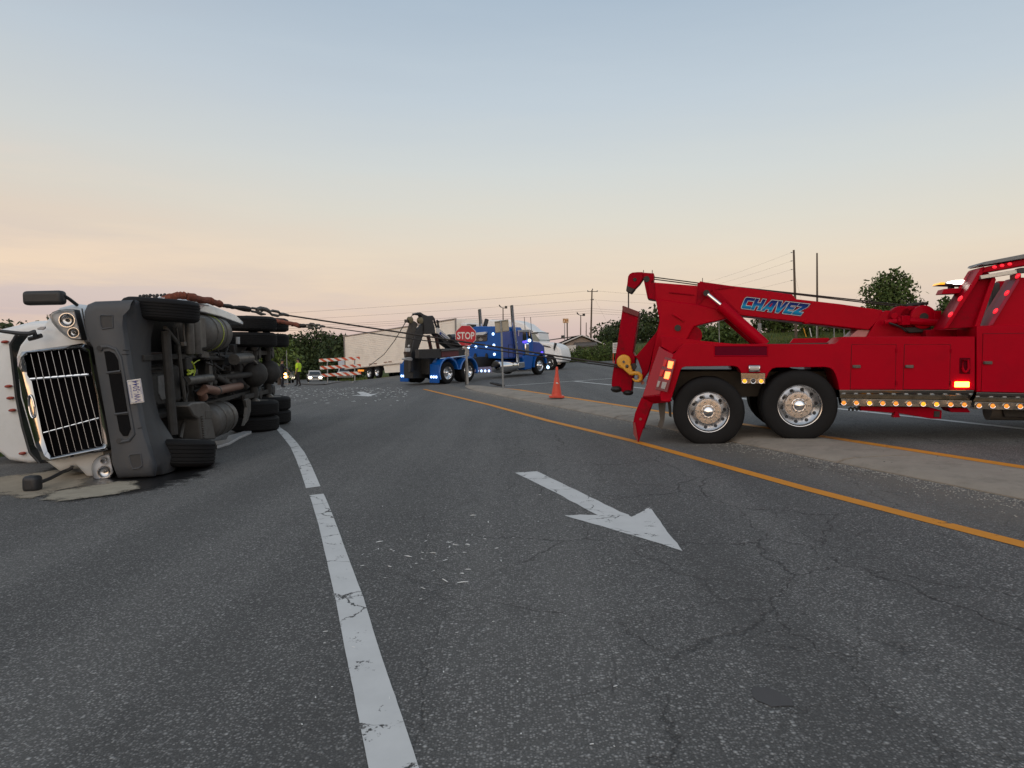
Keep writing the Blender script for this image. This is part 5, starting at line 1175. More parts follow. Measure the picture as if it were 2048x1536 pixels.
# mudguards over the tandem
fa = [(hubs[k] - BT.o).dot(BD) for k in (0, 1)]
for d in (-.06, 1.86):
    rings = []
    for dd in (d, d + .6):
        ring = []
        for k in range(13):
            a = math.pi * (1.16 - 1.1 * k / 12); ring.append(bl(fa[0] + .68 * math.cos(a), .56 + .68 * math.sin(a), dd))
        for k in range(13):
            a = math.pi * (.94 - 1.0 * k / 12); ring.append(bl(fa[1] + .68 * math.cos(a), .56 + .68 * math.sin(a), dd))
        inner = []
        for k in range(13):
            a = math.pi * (1.16 - 1.1 * k / 12); inner.append(bl(fa[0] + .62 * math.cos(a), .56 + .62 * math.sin(a), dd))
        for k in range(13):
            a = math.pi * (.94 - 1.0 * k / 12); inner.append(bl(fa[1] + .62 * math.cos(a), .56 + .62 * math.sin(a), dd))
        rings.append(ring + inner[::-1])
    b = MB(); b.loft(rings); b.build('mudguard', BLUE, blu, ang=40)
    b = MB()
    for pts in (rings[0][:26],): b.tube(pts, .035, 6)
    b.build('mudguard_lip', mat('blue_light_edge', (.05, .17, .5), .3, coat=.4), blu)
    b = MB(); b.box(bl(fa[0] - .69, .50, d + .3), (.05, .6, .86), Matrix((BD, BW, V((0, 0, 1)))).transposed()); b.box(bl(fa[0] - .72, .22, d + .3), (.03, .56, .32), Matrix((BD, BW, V((0, 0, 1)))).transposed()); b.build('tail_panel', BLUE, blu, bevel=.02)
    for k in (-1, 0, 1): MB().lathe([(.062, 0), (.06, .02), (.03, .035), (.002, .04)], bl(fa[0] - .735, .34, d + .3 + k * .15), -BD, 12).build('tail_lamp', LEDB, blu)
bp_('black_chassis', [(826, 716), (862, 714), (931, 716), (1068, 708), (1068, 730), (940, 738), (862, 756), (826, 757)], 1.0, .6, DARK)
MB().prism([bl(-.75, .45, .5), bl(-.75, 1.55, .5), bl(-.6, 1.6, .5), bl(-.6, .42, .5)], BW * 1.4).build('tail_frame', DARK, blu, bevel=.02)
bp_('deck', [(838, 699), (924, 696), (924, 716), (838, 717)], .25, .25, BLACKM); bp_('deck', [(836, 699), (930, 699), (930, 716), (836, 717)], 1.2, .8, BLACKM)
bp_('side_panel', [(884, 703.5), (917, 701), (918, 713.5), (884, 714)], .22, .04, mat('maroon_panel', (.10, .02, .025), .5, 0, .4, 9), bevel=.005)
btube('hand_rail', [(884, 701, .18), (917, 699, .18)], .04, ALU, 6)
btube('deck_edge', [(880, 717.5, .1), (933, 711.5, .1)], .03, CHROME, 6)
# boom
bp_('boom_column', [(821, 745), (822, 706), (825, 690), (832, 662), (843, 650), (849, 641), (850, 630), (857, 634), (858, 648), (848, 668), (837, 699), (836, 740)], 1.0, .16, BLACKM, bevel=.03)
bp_('boom_head', [(829, 628.5), (831, 626.5), (842, 624.5), (849, 629), (857, 632), (866, 631), (870.5, 637), (871, 640), (866, 640), (870, 655), (871, 668), (854, 668), (848, 668), (848, 650), (842, 631), (831, 629.5)], .95, .22, BLACKM, bevel=.03)
bp_('wheel_lift', [(811, 715), (812, 700), (815, 665), (820, 650), (821, 642), (829, 642), (836, 647), (832, 662), (825, 690), (822, 716)], 1.05, .1, mat('worn_grey_steel', (.075, .066, .058), .7, .2, .4, 6, dirt=(.12, .10, .08), ds=3, damt=.6), bevel=.02)
for x, y in ((820, 640), (840, 641)):
    MB().lathe([(.10, -.09), (.155, -.07), (.155, -.03), (.10, 0), (.155, .03), (.155, .07), (.10, .09)], BT(x, y, 1.0), BW, 18).build('rope_sheave', mat('brass_sheave', (.20, .165, .10), .5, .5, .3, 12), blu)
MB().box(BT(812.5, 642, 1.0), (.16, .16, .14)).build('sheave_block', BLACKM, blu, bevel=.02)
btube('boom_rope', [(829, 629, 1.0), (823, 632, 1.0), (820, 636, 1.0)], .018, ROPE)
bp_('lift_lamp', [(812, 696), (821, 696), (820.5, 703.5), (812, 703.5)], 1.0, .06, SIGNW); bp_('lift_lamp', [(816, 692), (818.5, 689), (820.5, 691), (818, 695)], 1.0, .05, SIGNW)
bp_('lift_pad', [(812, 703), (822, 703), (824, 714), (814, 713)], 1.0, .2, RUST, bevel=.05)
bp_('lift_crossbar', [(809, 717), (822, 714), (826, 718), (824, 722), (810, 720)], .9, .2, mat('crossbar_white', (.4, .4, .4), .5, 0, .2, 10))
for a, c in (((856, 671), (863, 702)), ((871.5, 671), (877, 699))): btube('boom_ram', [(*a, 1.0), (*c, 1.0)], .085, mat('ram_maroon', (.035, .012, .012), .4, 0, .2, 8), 10)
bp_('boom_arm', [(872, 666), (879, 668), (905, 683), (925, 692), (925, 698), (902, 697), (890, 688)], 1.0, .4, BLACKM, bevel=.02)
pl_ = bp_('boom_label', [(874, 654.5), (877, 656), (903, 678), (895, 681.5), (889, 678), (872, 664)], .95, .04, SIGNW, bevel=.004)
bp_('label_print', [(881, 663.5), (895.5, 675), (893, 679.5), (878.5, 668)], .93, .02, mat('label_navy', (.03, .05, .22), .4), parent=pl_, bevel=0)
b = MB()
for k in range(6):
    x, y = 883 + k * 1.9, 667.5 + k * 1.5; b.add([BT(x - .6, y + 2.2, .90), BT(x + .7, y + 3.0, .90), BT(x + 1.7, y - 1.2 + 1.2, .90), BT(x + .4, y - 2.0 + 1.2, .90)], [(0, 1, 2, 3)])
b.build('label_marks', SIGNW, pl_, fixn=False)
btube('winch_body', [(898, 675, 1.0), (912, 674, 1.2)], .16, BLACKM, 12); btube('winch_body', [(905, 684, .9), (924, 690, .9)], .12, BLACKM, 10)
b = MB(); b.tube([BT(877, 642, 1.0), BT(874, 658, 1.0), BT(868, 640, 1.0)], .05, 6); b.tube([BT(874, 640, 1), BT(878, 656, 1)], .05, 6); b.build('boom_link', BLACKM, blu)
# sleeper: measured from its rear wall (facing the camera) and its right side
sa = (BT(1004, 700, .1) - BT.o).dot(BD)
def sl(a, z, d): p = BT.o + BD * (sa + a) + BW * d; return V((p.x, p.y, z))
zt = BT(1004, 652.5, .1).z; zb = BT(1004, 717.5, .1).z
b = MB(); b.loft([[sl(a, z, d) for d, z in ((.1, zb), (.1, zt - .22), (.22, zt), (1.9, zt + .03), (2.3, zt - .1), (2.36, zt - .4), (2.36, zb))] for a in (0, 1.95)]); b.build('sleeper', BLUE, blu, bevel=.06, seg=3)
b = MB(); b.prism([sl(a, z, .08) for a, z in ((.06, zb + .05), (.06, zt - .25), (1.9, zt - .22), (1.9, zb + .05))], BW * .03); b.build('sleeper_side', BLUED, blu, bevel=.01)
b = MB(); P_ = [sl(a, z, .07) for a, z in ((.55, zb + .08), (.55, zb + .75), (1.0, zb + .75), (1.0, zb + .08))]; b.tube(P_, .012, 5, closed=True); b.build('locker_seam', DARK, blu)
def rw(px, py, off=0.0):     # on the sleeper's rear wall
    r = ray(px, py); o = sl(0, 0, 0) - BD * off; return C0 + r * ((o - C0).dot(BD) / r.dot(BD))
MB().prism([rw(x, y) for x, y in ((938, 670), (975, 666), (975, 681), (972, 682.5), (938, 684))], -BD * .03).build('rear_window', GLASSD, blu, bevel=.01)
MB().prism([rw(x, y) for x, y in ((938, 667), (975, 663.5), (974, 668), (970, 670), (938, 671))], -BD * .16).build('window_visor', mat('visor_white', (.55, .57, .6), .3), blu, bevel=.01)
b = MB()
for k, (x, y, w0) in enumerate(((961, 676, 4), (961, 678, 8), (961.5, 680, 6))):
    b.add([rw(x - w0 / 2, y, .04), rw(x + w0 / 2, y, .04), rw(x + w0 / 2, y + .7, .04), rw(x - w0 / 2, y + .7, .04)], [(0, 1, 2, 3)])
b.build('window_print', SIGNW, blu, fixn=False)
for q in ((986.4, 668), (988, 690.5), (989, 708.6), (972.8, 691.8), (952, 694), (937.6, 694.5)):
    MB().lathe([(.075, 0), (.075, .02), (.04, .04), (.002, .045)], rw(*q), -BD, 12).build('wall_lamp', LEDB, blu)
for x in (951.5, 974): MB().prism([rw(x - 2.2, 718), rw(x - 2.2, 711), rw(x - .8, 706.5), rw(x + .8, 706.5), rw(x + 2.2, 712), rw(x + 2.2, 718)], -BD * .08).build('chain_hanger', BLACKM, blu)
bp_('lower_panel', [(949, 744.5), (953, 735), (982, 733), (985, 745)], .0, .04, mat('lilac_panel', (.25, .22, .34), .4, 0, .3, 14), bevel=.005)
for x in (955, 962.6, 970.2, 977.8): MB().lathe([(.06, 0), (.06, .02), (.03, .035), (.002, .04)], BT(x, 741.8, -.01), -BW, 12).build('side_lamp', LEDB, blu)
b = MB(); c = BT(992, 733.5, .3); e = BT(1027, 731.5, .3); b.lathe([(.02, -.03), (.2, -.025), (.31, .0), (.33, .05), (.33, (e - c).length - .05), (.30, (e - c).length), (.02, (e - c).length + .02)], c, e - c, 24); b.build('fuel_tank', CHROME, blu)
MB().prism([BT(x, y, .0) for x, y in ((1037, 725), (1049.5, 723.5), (1050, 735), (1037, 737))], BW * .5).build('cab_step', CHROME, blu, bevel=.02)
for dd, px in ((-.02, [(1024.3, 610, -.02), (1028, 660, -.02), (1036, 724, -.02)]), (2.3, [(960, 618, 2.2), (963, 656, 2.2)])):
    btube('exhaust_stack', px, .085, CHROME, 12)
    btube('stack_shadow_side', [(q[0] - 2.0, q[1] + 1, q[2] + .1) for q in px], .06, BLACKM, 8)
btube('roof_stub', [(973.5, 639, 2.2), (969, 655, 2.2)], .12, BLACKM, 8)
# cab, bonnet, front
bp_('cab', [(1030, 667), (1036, 660), (1053, 659.5), (1063, 664), (1067, 683), (1066, 712), (1030, 716)], .12, 2.1, BLUE, bevel=.05)
bp_('cab_window', [(1038, 664), (1052, 663), (1054, 681), (1038, 683)], .09, .04, GLASSD); bp_('windscreen', [(1055, 663), (1062, 666), (1065, 682), (1057, 682)], .1, .04, GLASSD)
bp_('sun_visor', [(1037, 660.5), (1060, 659), (1067, 662), (1066, 664), (1037, 664)], .02, 2.3, mat('visor_grey', (.3, .31, .33), .35))
bp_('bonnet', [(1057, 684.5), (1066, 683), (1079, 684), (1089, 692), (1091, 714), (1060, 722)], .35, 1.7, BLUED, bevel=.05)
bp_('air_cleaner', [(1051, 687), (1058.5, 686.5), (1059, 710), (1052, 711)], -.02, .35, CHROME, bevel=.05)
bp_('cab_glow_strip', [(1036, 683), (1055, 681), (1055, 685), (1036, 687)], .1, .03, LEDV)
MB().ball(BT(1059, 681, .05), .09).build('cab_lamp', LEDB, blu); MB().ball(BT(1084, 705, .1), .07).build('wing_lamp', LEDV, blu)
rings = []
ha = hubs[2]
for dd in (-.05, .55):
    ring = [V((ha.x, ha.y, G(ha.x, ha.y) + .55)) + BD * (.70 * math.cos(a)) + V((0, 0, .70 * math.sin(a))) + BW * dd for a in [math.pi * (1.05 - 1.0 * k / 14) for k in range(15)]]
    ring += [V((ha.x, ha.y, G(ha.x, ha.y) + .55)) + BD * (.60 * math.cos(a)) + V((0, 0, .60 * math.sin(a))) + BW * dd for a in [math.pi * (.05 + 1.0 * k / 14) for k in range(15)]]
    rings.append(ring)
MB().loft(rings).build('front_wing', BLUE, blu, ang=40)
bp_('front_wing', [(1046, 713), (1060, 708), (1070, 706), (1067, 716), (1064, 738), (1050, 740)], .0, .5, BLUE, bevel=.06)
b = MB(); b.tube([BT(1093, 725, .0), BT(1097, 733, .0)], .025, 6); b.build('curb_feeler', CHROME, blu); MB().ball(BT(1096, 734.5, .0), .09).build('bumper_lamp', LEDB, blu)
bp_('front_bumper', [(1091, 722), (1103, 728), (1103, 734), (1092, 733)], .1, 2.2, BLACKP)
for x in (1037, 1059): btube('grab_rail', [(x, 660, 0), (x, 672, 0)], .02, CHROME, 6)
for x in (1048.5, 1061): btube('aerial', [(x, 634, .2), (x + 2, 662, .2)], .016, BLACKM, 5)

# ================================================================== WHITE TRACTOR AND TRAILER ACROSS THE JUNCTION
tr_r, tr_f = V((-14.9, 62, 0)), V((-3.95, 50, 0))
TD = (tr_f - tr_r).normalized(); TW = V((-TD.y, TD.x, 0))
TW = TW if TW.y > 0 else -TW
TT = Plane(tr_r, TD, TW)
tb = TT(738, 758, 1.25); tb.z = G(tb.x, tb.y)
tra = thing('box_trailer', tb, 'long pale refrigerated trailer standing across the junction behind the blue truck', 'trailer')
b = MB(); b.prism([TT(x, y) for x, y in ((687, 672.5), (912, 637.5), (912, 712), (809, 725.5), (690, 738.5))], TW * 2.55); b.build('trailer_body', CREAM, tra, bevel=.02)
b = MB()
for k in range(1, 17):
    f = k / 17; b.tube([TT(690.5, 674 + f * 60, -.012), TT(911, 639.5 + f * 80, -.004)], .013, 4)
b.build('side_corrugation', CREAM, tra)
b = MB(); b.tube([TT(687, 673, -.02), TT(912, 637.5, -.02)], .06, 6); b.build('top_rail', mat('rail_brownish', (.35, .29, .26), .5), tra)
for q in (((688.5, 673), (690.5, 737)), ((911, 638), (912, 712))): b = MB(); b.tube([TT(*q[0], -.02), TT(*q[1], -.02)], .07, 6); b.build('corner_post', mat('post_grey', (.25, .23, .22), .5, .3, .1, 9), tra)
b = MB(); b.tube([TT(690, 738, -.02), TT(809, 725.5, -.02), TT(912, 712, -.02)], .06, 6); b.build('bottom_rail', mat('rail_cream', (.55, .48, .42), .5), tra)
for k in range(4):
    x = 738 + k * 9 + (k > 1) * 12; y = 727.5 - (x - 738) * .115; MB().prism([TT(x, y, -.05), TT(x + 6, y - .6, -.05), TT(x + 6, y + .7, -.05), TT(x, y + 1.3, -.05)], -TW * .03).build('side_marker', mat('marker_maroon', (.2, .07, .05), .5), tra)
MB().prism([TT(x, y, .02) for x, y in ((767, 731), (860, 722), (860, 740), (770, 746))], TW * .05).build('side_skirt', CREAM, tra)
MB().prism([TT(x, y, .3) for x, y in ((695, 739), (810, 728), (860, 722), (860, 730), (700, 745))], TW * 1.8).build('underframe', DARK, tra)
for q in ((738, 745.5), (754, 744)):
    p = TT(*q); p.z = G(p.x, p.y) + .5; wheel(tra, p, -TW, r=.5, n=24, rimmat=CHROME); p2 = p + TW * 2.5; wheel(tra, p2, TW, r=.5, n=20)
b = MB(); b.box(TT(718, 742, .3), (.3, .2, .5)); b.build('lamp_bracket', ALU, tra)
MB().box(TT(722, 741, .1), (.5, .08, .16)).build('tail_lamp', AMBERD, tra)
# nose of the trailer with its cooling unit
ND = TW  # across
def tn(a, z, d): p = tr_f + TD * a + TW * d; return V((p.x, p.y, z))
ztop = TT(912, 637.5).z
MB().prism([tn(.02, ztop - .3, .35), tn(.02, ztop - .3, 2.2), tn(.02, ztop - 2.1, 2.2), tn(.02, ztop - 2.1, .35)], TD * .55).build('cooling_unit', WHITE2, tra, bevel=.05)
MB().prism([tn(.58, ztop - .4, .5), tn(.58, ztop - .4, 1.3), tn(.58, ztop - 1.5, 1.3), tn(.58, ztop - 1.5, .5)], TD * .03).build('unit_grille', BLACKM, tra, bevel=.01)
b = MB()
for k, (w0, h0) in enumerate(((.7, .10), (.3, .18), (.34, .12))):
    z = ztop - .55 - k * .3; b.add([tn(.585, z, 1.72 - w0 / 2), tn(.585, z, 1.72 + w0 / 2), tn(.585, z - h0, 1.72 + w0 / 2), tn(.585, z - h0, 1.72 - w0 / 2)], [(0, 1, 2, 3)])
b.build('unit_print', mat('unit_print_grey', (.12, .13, .16), .5), tra, fixn=False)
# tractor
KD = V((.94, -.34, 0)).normalized(); KW = V((.34, .94, 0)).normalized()
KT = Plane((-1.5, 48.5, 0), KD, KW)
kb = KT(1060, 730, 1.2); kb.z = G(kb.x, kb.y)
wt = thing('truck_tractor', kb, 'white streamlined sleeper truck tractor partly hidden behind the blue tow truck', 'truck')
def kp(name, px, td, thick, m, bevel=.05, seg=3):
    b = MB(); b.prism([KT(x, y, td) for x, y in px], KW * thick); return b.build(name, m, wt, bevel=bevel, seg=seg)
kp('sleeper', [(968, 720), (968, 645), (975, 639), (1030, 640.5), (1048, 647), (1062, 659), (1077, 665), (1079, 684), (1079, 722)], 0, 2.4, WHITE2, .12)
kp('windscreen', [(1061.5, 667), (1069, 667), (1079, 680), (1077.5, 683), (1066, 681)], -.03, 2.46, mat('screen_green', (.10, .16, .15), .06, 0, .1, 2, spec=.8), .01)
kp('sun_visor', [(1060, 665), (1077, 664), (1074, 667.5), (1062, 667.5)], -.05, 2.5, mat('visor_dark', (.03, .035, .04), .3), .01)
kp('bonnet', [(1076, 684), (1090, 684.5), (1104, 686.5), (1115, 691), (1121, 697), (1124.5, 712), (1124.5, 724.5), (1100, 727), (1076, 724)], .05, 2.3, WHITE2, .12)
kp('bonnet_vent', [(1081, 690.5), (1087, 690), (1100, 693), (1102, 696), (1094, 694.5), (1084, 692.5)], .03, .04, BLACKM, .01)
kp('grille', [(1120, 696), (1121.8, 697), (1125.5, 720), (1123, 721)], .3, 1.8, BLACKP, .01)
kp('wheel_arch', [(1094, 711), (1100, 710), (1104, 722), (1105, 733), (1092, 734)], .02, .3, DARK, .01)
kp('headlamp', [(1108, 709), (1116, 711), (1118, 713.5), (1112, 712.5)], .0, .08, mat('lamp_bright_lens', (.75, .75, .75), .2), .01)
for a, c, d in (((1111.5, 686), (1108, 698), 0), ((1121, 686), (1119.5, 692), 2.3)):
    b = MB(); b.tube([KT(*a, d), KT(*c, d)], [.10, .05], 8); b.tube([KT(*c, d), KT(c[0] + 1, c[1] + 3, d)], .03, 6); b.build('bonnet_mirror', BLACKP, wt)
for q in ((1099, 722), (1000, 724)):
    p = KT(*q); p.z = G(p.x, p.y) + .5; wheel(wt, p, -KW, r=.5, n=20); wheel(wt, p + KW * 2.4, KW, r=.5, n=20)
MB().prism([KT(x, y, .3) for x, y in ((905, 726), (1080, 722), (1080, 732), (905, 736))], KW * 1.8).build('chassis', DARK, wt)

# ================================================================== CARS
def car(base, ang, label, cat, name, body, sedan=True, head=HEAD, lw=1.8, flare=1.0, tint=None):
    t = thing(name, base, label, cat); Rz = Matrix.Rotation(ang, 3, 'Z')
    def L(x, y, z): return V(base) + Rz @ V((x, y, z))     # x forward
    if sedan:
        prof = [(2.2, .28), (2.25, .5), (2.15, .68), (1.1, .86), (-1.6, .92), (-2.2, .84), (-2.25, .4), (-2.1, .25)]; roof = [(1.05, .86), (.35, 1.38), (-.9, 1.42), (-1.7, .92)]
    else:
        prof = [(2.5, .45), (2.55, .75), (2.45, 1.12), (1.3, 1.2), (-2.5, 1.25), (-2.6, .5), (-2.4, .42)]; roof = [(1.2, 1.18), (.5, 1.85), (-1.0, 1.9), (-1.6, 1.22)]
    b = MB(); b.loft([[L(x * (1 if abs(s) < .9 else .97), s * lw / 2, z) for x, z in prof] for s in (-1, -.92, .92, 1)]); b.build('body', body, t, bevel=.05, seg=3, ang=50)
    b = MB(); b.loft([[L(x, s * (lw / 2 - .08 - .22 * (z - prof[3][1]) ), z) for x, z in roof] for s in (-1, 1)]); b.build('cabin', body, t, bevel=.05, seg=3)
    wz = roof
    b = MB(); b.prism([L(wz[0][0] - .02 + .03, s * (lw / 2 - .2), wz[0][1] + .05) for s in (-1, 1)] + [L(wz[1][0] + .06, s * (lw / 2 - .3), wz[1][1] - .08) for s in (1, -1)], Rz @ V((.02, 0, .015))); b.build('windscreen', GLASSD, t)
    for s in (-1, 1):
        b = MB(); b.prism([L(wz[0][0] - .2, s * (lw / 2 - .075), wz[0][1] + .04), L(wz[1][0], s * (lw / 2 - .17), wz[1][1] - .08), L(wz[2][0], s * (lw / 2 - .17), wz[2][1] - .08), L(wz[3][0] + .3, s * (lw / 2 - .075), wz[3][1] + .05)], Rz @ V((0, s * .02, 0))); b.build('side_window', GLASSD, t)
        b = MB(); b.ball(L(.75, s * (lw / 2 + .1), wz[0][1] + .12), (.08, .12, .08)); b.build('mirror', BLACKP, t)
        zz_ = .62 if sedan else .95
        MB().ball(L(prof[1][0] - .05, s * (lw / 2 - .28), zz_), (.09, .19 * flare, .10 * flare), rot=Rz).build('headlamp', head, t)
        for x in (1.35, -1.35):
            r_ = .32 if sedan else .40
            wb = MB(); wb.lathe([(r_ * .6, .0), (r_ * .95, .0), (r_, -.03), (r_, -.2), (r_ * .6, -.22)], L(x * (1 if sedan else 1.15), s * (lw / 2 + .01), r_), Rz @ V((0, s, 0)), 20); o = wb.build('wheel', RUBBER, t)
            MB().lathe([(r_ * .62, .0), (r_ * .5, -.02), (.04, .0)], L(x * (1 if sedan else 1.15), s * (lw / 2 + .01), r_), Rz @ V((0, s, 0)), 16).build('rim', POL, o)
    zg = .5 if sedan else .82
    b = MB(); b.box(L(prof[1][0] + .01, 0, zg + .1), (.05, lw * .42, .14), Rz); b.build('grille', BLACKP, t); b = MB(); b.box(L(prof[0][0] + .02, 0, zg - .16), (.08, lw * .9, .12), Rz); b.build('bumper', BLACKP if not sedan else body, t, bevel=.02)
    b = MB(); b.box(L(prof[0][0] + .07, 0, zg - .12), (.02, .32, .13), Rz); b.build('number_plate', SIGNW, t)
    return t, L, Rz
def face(p): return math.atan2(-p.y, -p.x)
p = gp(629, 763); p.z = G(p.x, p.y); car(p, face(p) + .05, 'pale sedan with both headlights on, approaching on the side road', 'car', 'parked_car', mat('car_silver', (.5, .47, .45), .3, .2, .05, 2, coat=.4), head=HEAD)
p = gp(692, 760.5); p.z = G(p.x, p.y) 
t, L, Rz = car(p, face(p) - .04, 'light box truck with headlights on, waiting behind the striped barricade', 'truck', 'box_truck', mat('van_white', (.5, .5, .5), .35, 0, .05, 2, coat=.3), sedan=False, lw=1.95, flare=1.05)
b = MB(); b.box(L(-1.6, 0, 1.65), (3.4, 1.9, 1.6), Rz); b.build('cargo_box', mat('box_pale_blue', (.46, .50, .56), .4, 0, .05, 1.5), t, bevel=.03)
p = gp(566, 767); p.z = G(p.x, p.y)
t, L, Rz = car(p, face(p) - .12, 'dark pickup with one glaring orange headlight, behind the person in dark clothes', 'car', 'pickup_truck', mat('car_dark', (.02, .022, .026), .3, 0, .1, 2, coat=.4), sedan=False, head=AMBERD, lw=1.95)
MB().ball(L(2.58, .62, .98), (.10, .27, .27), rot=Rz).build('headlamp', HEADO, t)
MB().ball(L(2.56, -.68, .92), (.08, .2, .12), rot=Rz).build('fog_lamp', mat('lamp_pale', (.6, .5, .4), .3), t)
b = MB(); b.box(L(2.62, 0, .62), (.12, 1.7, .09), Rz); b.box(L(2.62, 0, .95), (.06, .6, .2), Rz); b.build('bull_bar', CHROME, t, bevel=.02)

# ================================================================== PEOPLE
def person(base, h, face_a, label, top, bottom, vest=None, arm='down', stride=.0):
    t = thing('person', base, label, 'person'); k = h / 1.75; Rz = Matrix.Rotation(face_a, 3, 'Z')
    def P(x, y, z): return V(base) + Rz @ V((x * k, y * k, z * k))    # x forward, y to the left
    pts = {}; vs, es, rs = [], [], []
    def v(n, x, y, z, r_): pts[n] = len(vs); vs.append(P(x, y, z)); rs.append(r_ * k)
    def e(a, c): es.append((pts[a], pts[c]))
    v('pel', 0, 0, .95, .145); v('wai', 0, 0, 1.1, .13); v('che', .01, 0, 1.3, .155); v('sho', -.01, 0, 1.43, .11); v('nec', 0, 0, 1.51, .055); v('hea', .02, 0, 1.62, .088); v('top', .01, 0, 1.70, .075)
    for a, c in (('pel', 'wai'), ('wai', 'che'), ('che', 'sho'), ('sho', 'nec'), ('nec', 'hea'), ('hea', 'top')): e(a, c)
    for s, n in ((1, 'L'), (-1, 'R')):
        f = stride * s
        v('hip' + n, 0, .09 * s, .90, .095); v('kne' + n, .03 + f * .5, .10 * s, .50, .068); v('ank' + n, f - .02, .11 * s, .10, .048); v('toe' + n, f + .15, .125 * s, .045, .038)
        v('shr' + n, -.01, .185 * s, 1.41, .068)
        if arm == 'point' and s < 0: v('elb' + n, .16, .26 * s, 1.22, .048); v('wri' + n, .34, .22 * s, 1.02, .034); v('han' + n, .42, .2 * s, .96, .038)
        else: v('elb' + n, -.05, .235 * s, 1.13, .05); v('wri' + n, .05, .24 * s, .90, .034); v('han' + n, .08, .235 * s, .80, .038)
        for a, c in (('pel', 'hip' + n), ('hip' + n, 'kne' + n), ('kne' + n, 'ank' + n), ('ank' + n, 'toe' + n), ('sho', 'shr' + n), ('shr' + n, 'elb' + n), ('elb' + n, 'wri' + n), ('wri' + n, 'han' + n)): e(a, c)
    me = bpy.data.meshes.new('body'); me.from_pydata([q - V(base) for q in vs], es, []); o = bpy.data.objects.new('body', me); col.objects.link(o)
    sk = o.modifiers.new('s', 'SKIN')
    for i, r_ in enumerate(rs): me.skin_vertices[0].data[i].radius = (r_, r_ * .92)
    me.skin_vertices[0].data[0].use_root = True
    o.modifiers.new('u', 'SUBSURF').render_levels = 2; o.modifiers['u'].levels = 2
    bpy.context.view_layer.update()
    m2 = bpy.data.meshes.new_from_object(o.evaluated_get(bpy.context.evaluated_depsgraph_get())); o.modifiers.clear(); o.data = m2; m2.name = 'body'
    for m in (SKIN, top, bottom, BLACKP): m2.materials.append(m)
    for p in m2.polygons:
        c = Rz.inverted() @ p.center / k
        if c.z < .12: i = 3
        elif c.z < .96 and abs(c.y) < .2: i = 2
        elif c.z < 1.47 and (c.z > (1.16 if abs(c.y) > .2 else .9)): i = 1
        else: i = 0
        p.material_index = i; p.use_smooth = True
    o.parent = t
    MB().ball(P(0.0, 0, 1.675), (.10 * k, .088 * k, .075 * k), rot=Rz).build('hair', HAIR, t)
    b = MB(); b.ball(P(.105, 0, 1.62), (.02 * k, .014 * k, .022 * k)); b.build('nose', SKIN, t)
    b = MB()
    for s in (-1, 1): b.ball(P(.085, .034 * s, 1.645), .011 * k)
    b.build('eyes', HAIR, t)
    for s, n in ((1, 'L'), (-1, 'R')):
        hp = V(vs[pts['han' + n]]); b = MB()
        for j in range(4): b.tube([hp + Rz @ V((.005 * k, (j - 1.5) * .017 * k, -.03 * k)), hp + Rz @ V((.015 * k, (j - 1.5) * .018 * k, -.075 * k)), hp + Rz @ V((.03 * k, (j - 1.5) * .017 * k, (-.10 + .008 * abs(j - 1.3)) * k))], .008 * k, 5)
        b.tube([hp + Rz @ V((.02 * k, 0, 0)), hp + Rz @ V((.05 * k, 0, -.05 * k))], .009 * k, 5); b.build('fingers', SKIN, t)
    if vest:
        b = MB(); b.loft([[P(rx * math.cos(a), ry * math.sin(a), z) for a in [2 * math.pi * q / 16 for q in range(16)]] for z, rx, ry in ((.93, .165, .20), (1.05, .155, .185), (1.25, .17, .20), (1.38, .15, .215), (1.45, .10, .16), (1.49, .07, .075))])
        for s in (-1, 1): b.tube([P(-.01, .19 * s, 1.42), P(-.03, .225 * s, 1.28), P(-.045, .24 * s, 1.15)], [.085 * k, .078 * k, .075 * k], 10)
        b.build('shirt', vest, t)
    return t
p = gp(597, 773.5); p.z = G(p.x, p.y); d = -p.y / FPX
person(p, 57 / FPX * p.y, math.pi * .97, 'person in a hi-vis yellow shirt and black trousers standing on the road', HIVIS, CLOTHB, HIVIS, stride=-.16)
p = gp(565, 775.5); p.z = G(p.x, p.y)
person(p, 57 / FPX * p.y, math.pi * .15, 'person in all dark clothing standing beside the rear tyres of the wreck', CLOTHD, CLOTHD, None, arm='point', stride=.06)

# ================================================================== BARRICADE, SIGNS, CONE
p0 = gp(656, 768); p1 = gp(712, 764.5)
bd = (p1 - p0); bd.z = 0; bn = V((bd.y, -bd.x, 0)).normalized(); bd.normalize()
bar = thing('barricade', (p0 + p1) / 2, 'road barricade of three orange and white striped boards', 'barricade')
Yb = (p0.y + p1.y) / 2
def stripes():
    m = bpy.data.materials.new('board_stripes'); m.use_nodes = True; t = m.node_tree; p = t.nodes['Principled BSDF']; a = N(t, 'ShaderNodeVertexColor'); a.layer_name = 'uvw'
    s = N(t, 'ShaderNodeSeparateColor'); t.links.new(a.outputs[0], s.inputs[0])
    f = M(t, 'FRACT', M(t, 'SUBTRACT', M(t, 'MULTIPLY', s.outputs[0], 5.6), M(t, 'MULTIPLY', M(t, 'SUBTRACT', 1.0, s.outputs[1]), .62)))
    c = M(t, 'LESS_THAN', f, .5); mx = N(t, 'ShaderNodeMix', data_type='RGBA'); t.links.new(c, mx.inputs['Factor']); mx.inputs['A'].default_value = (.72, .69, .65, 1); mx.inputs['B'].default_value = (.56, .085, .03, 1)
    t.links.new(mx.outputs['Result'], p.inputs[0]); p.inputs['Roughness'].default_value = .5; return m
STR = stripes()
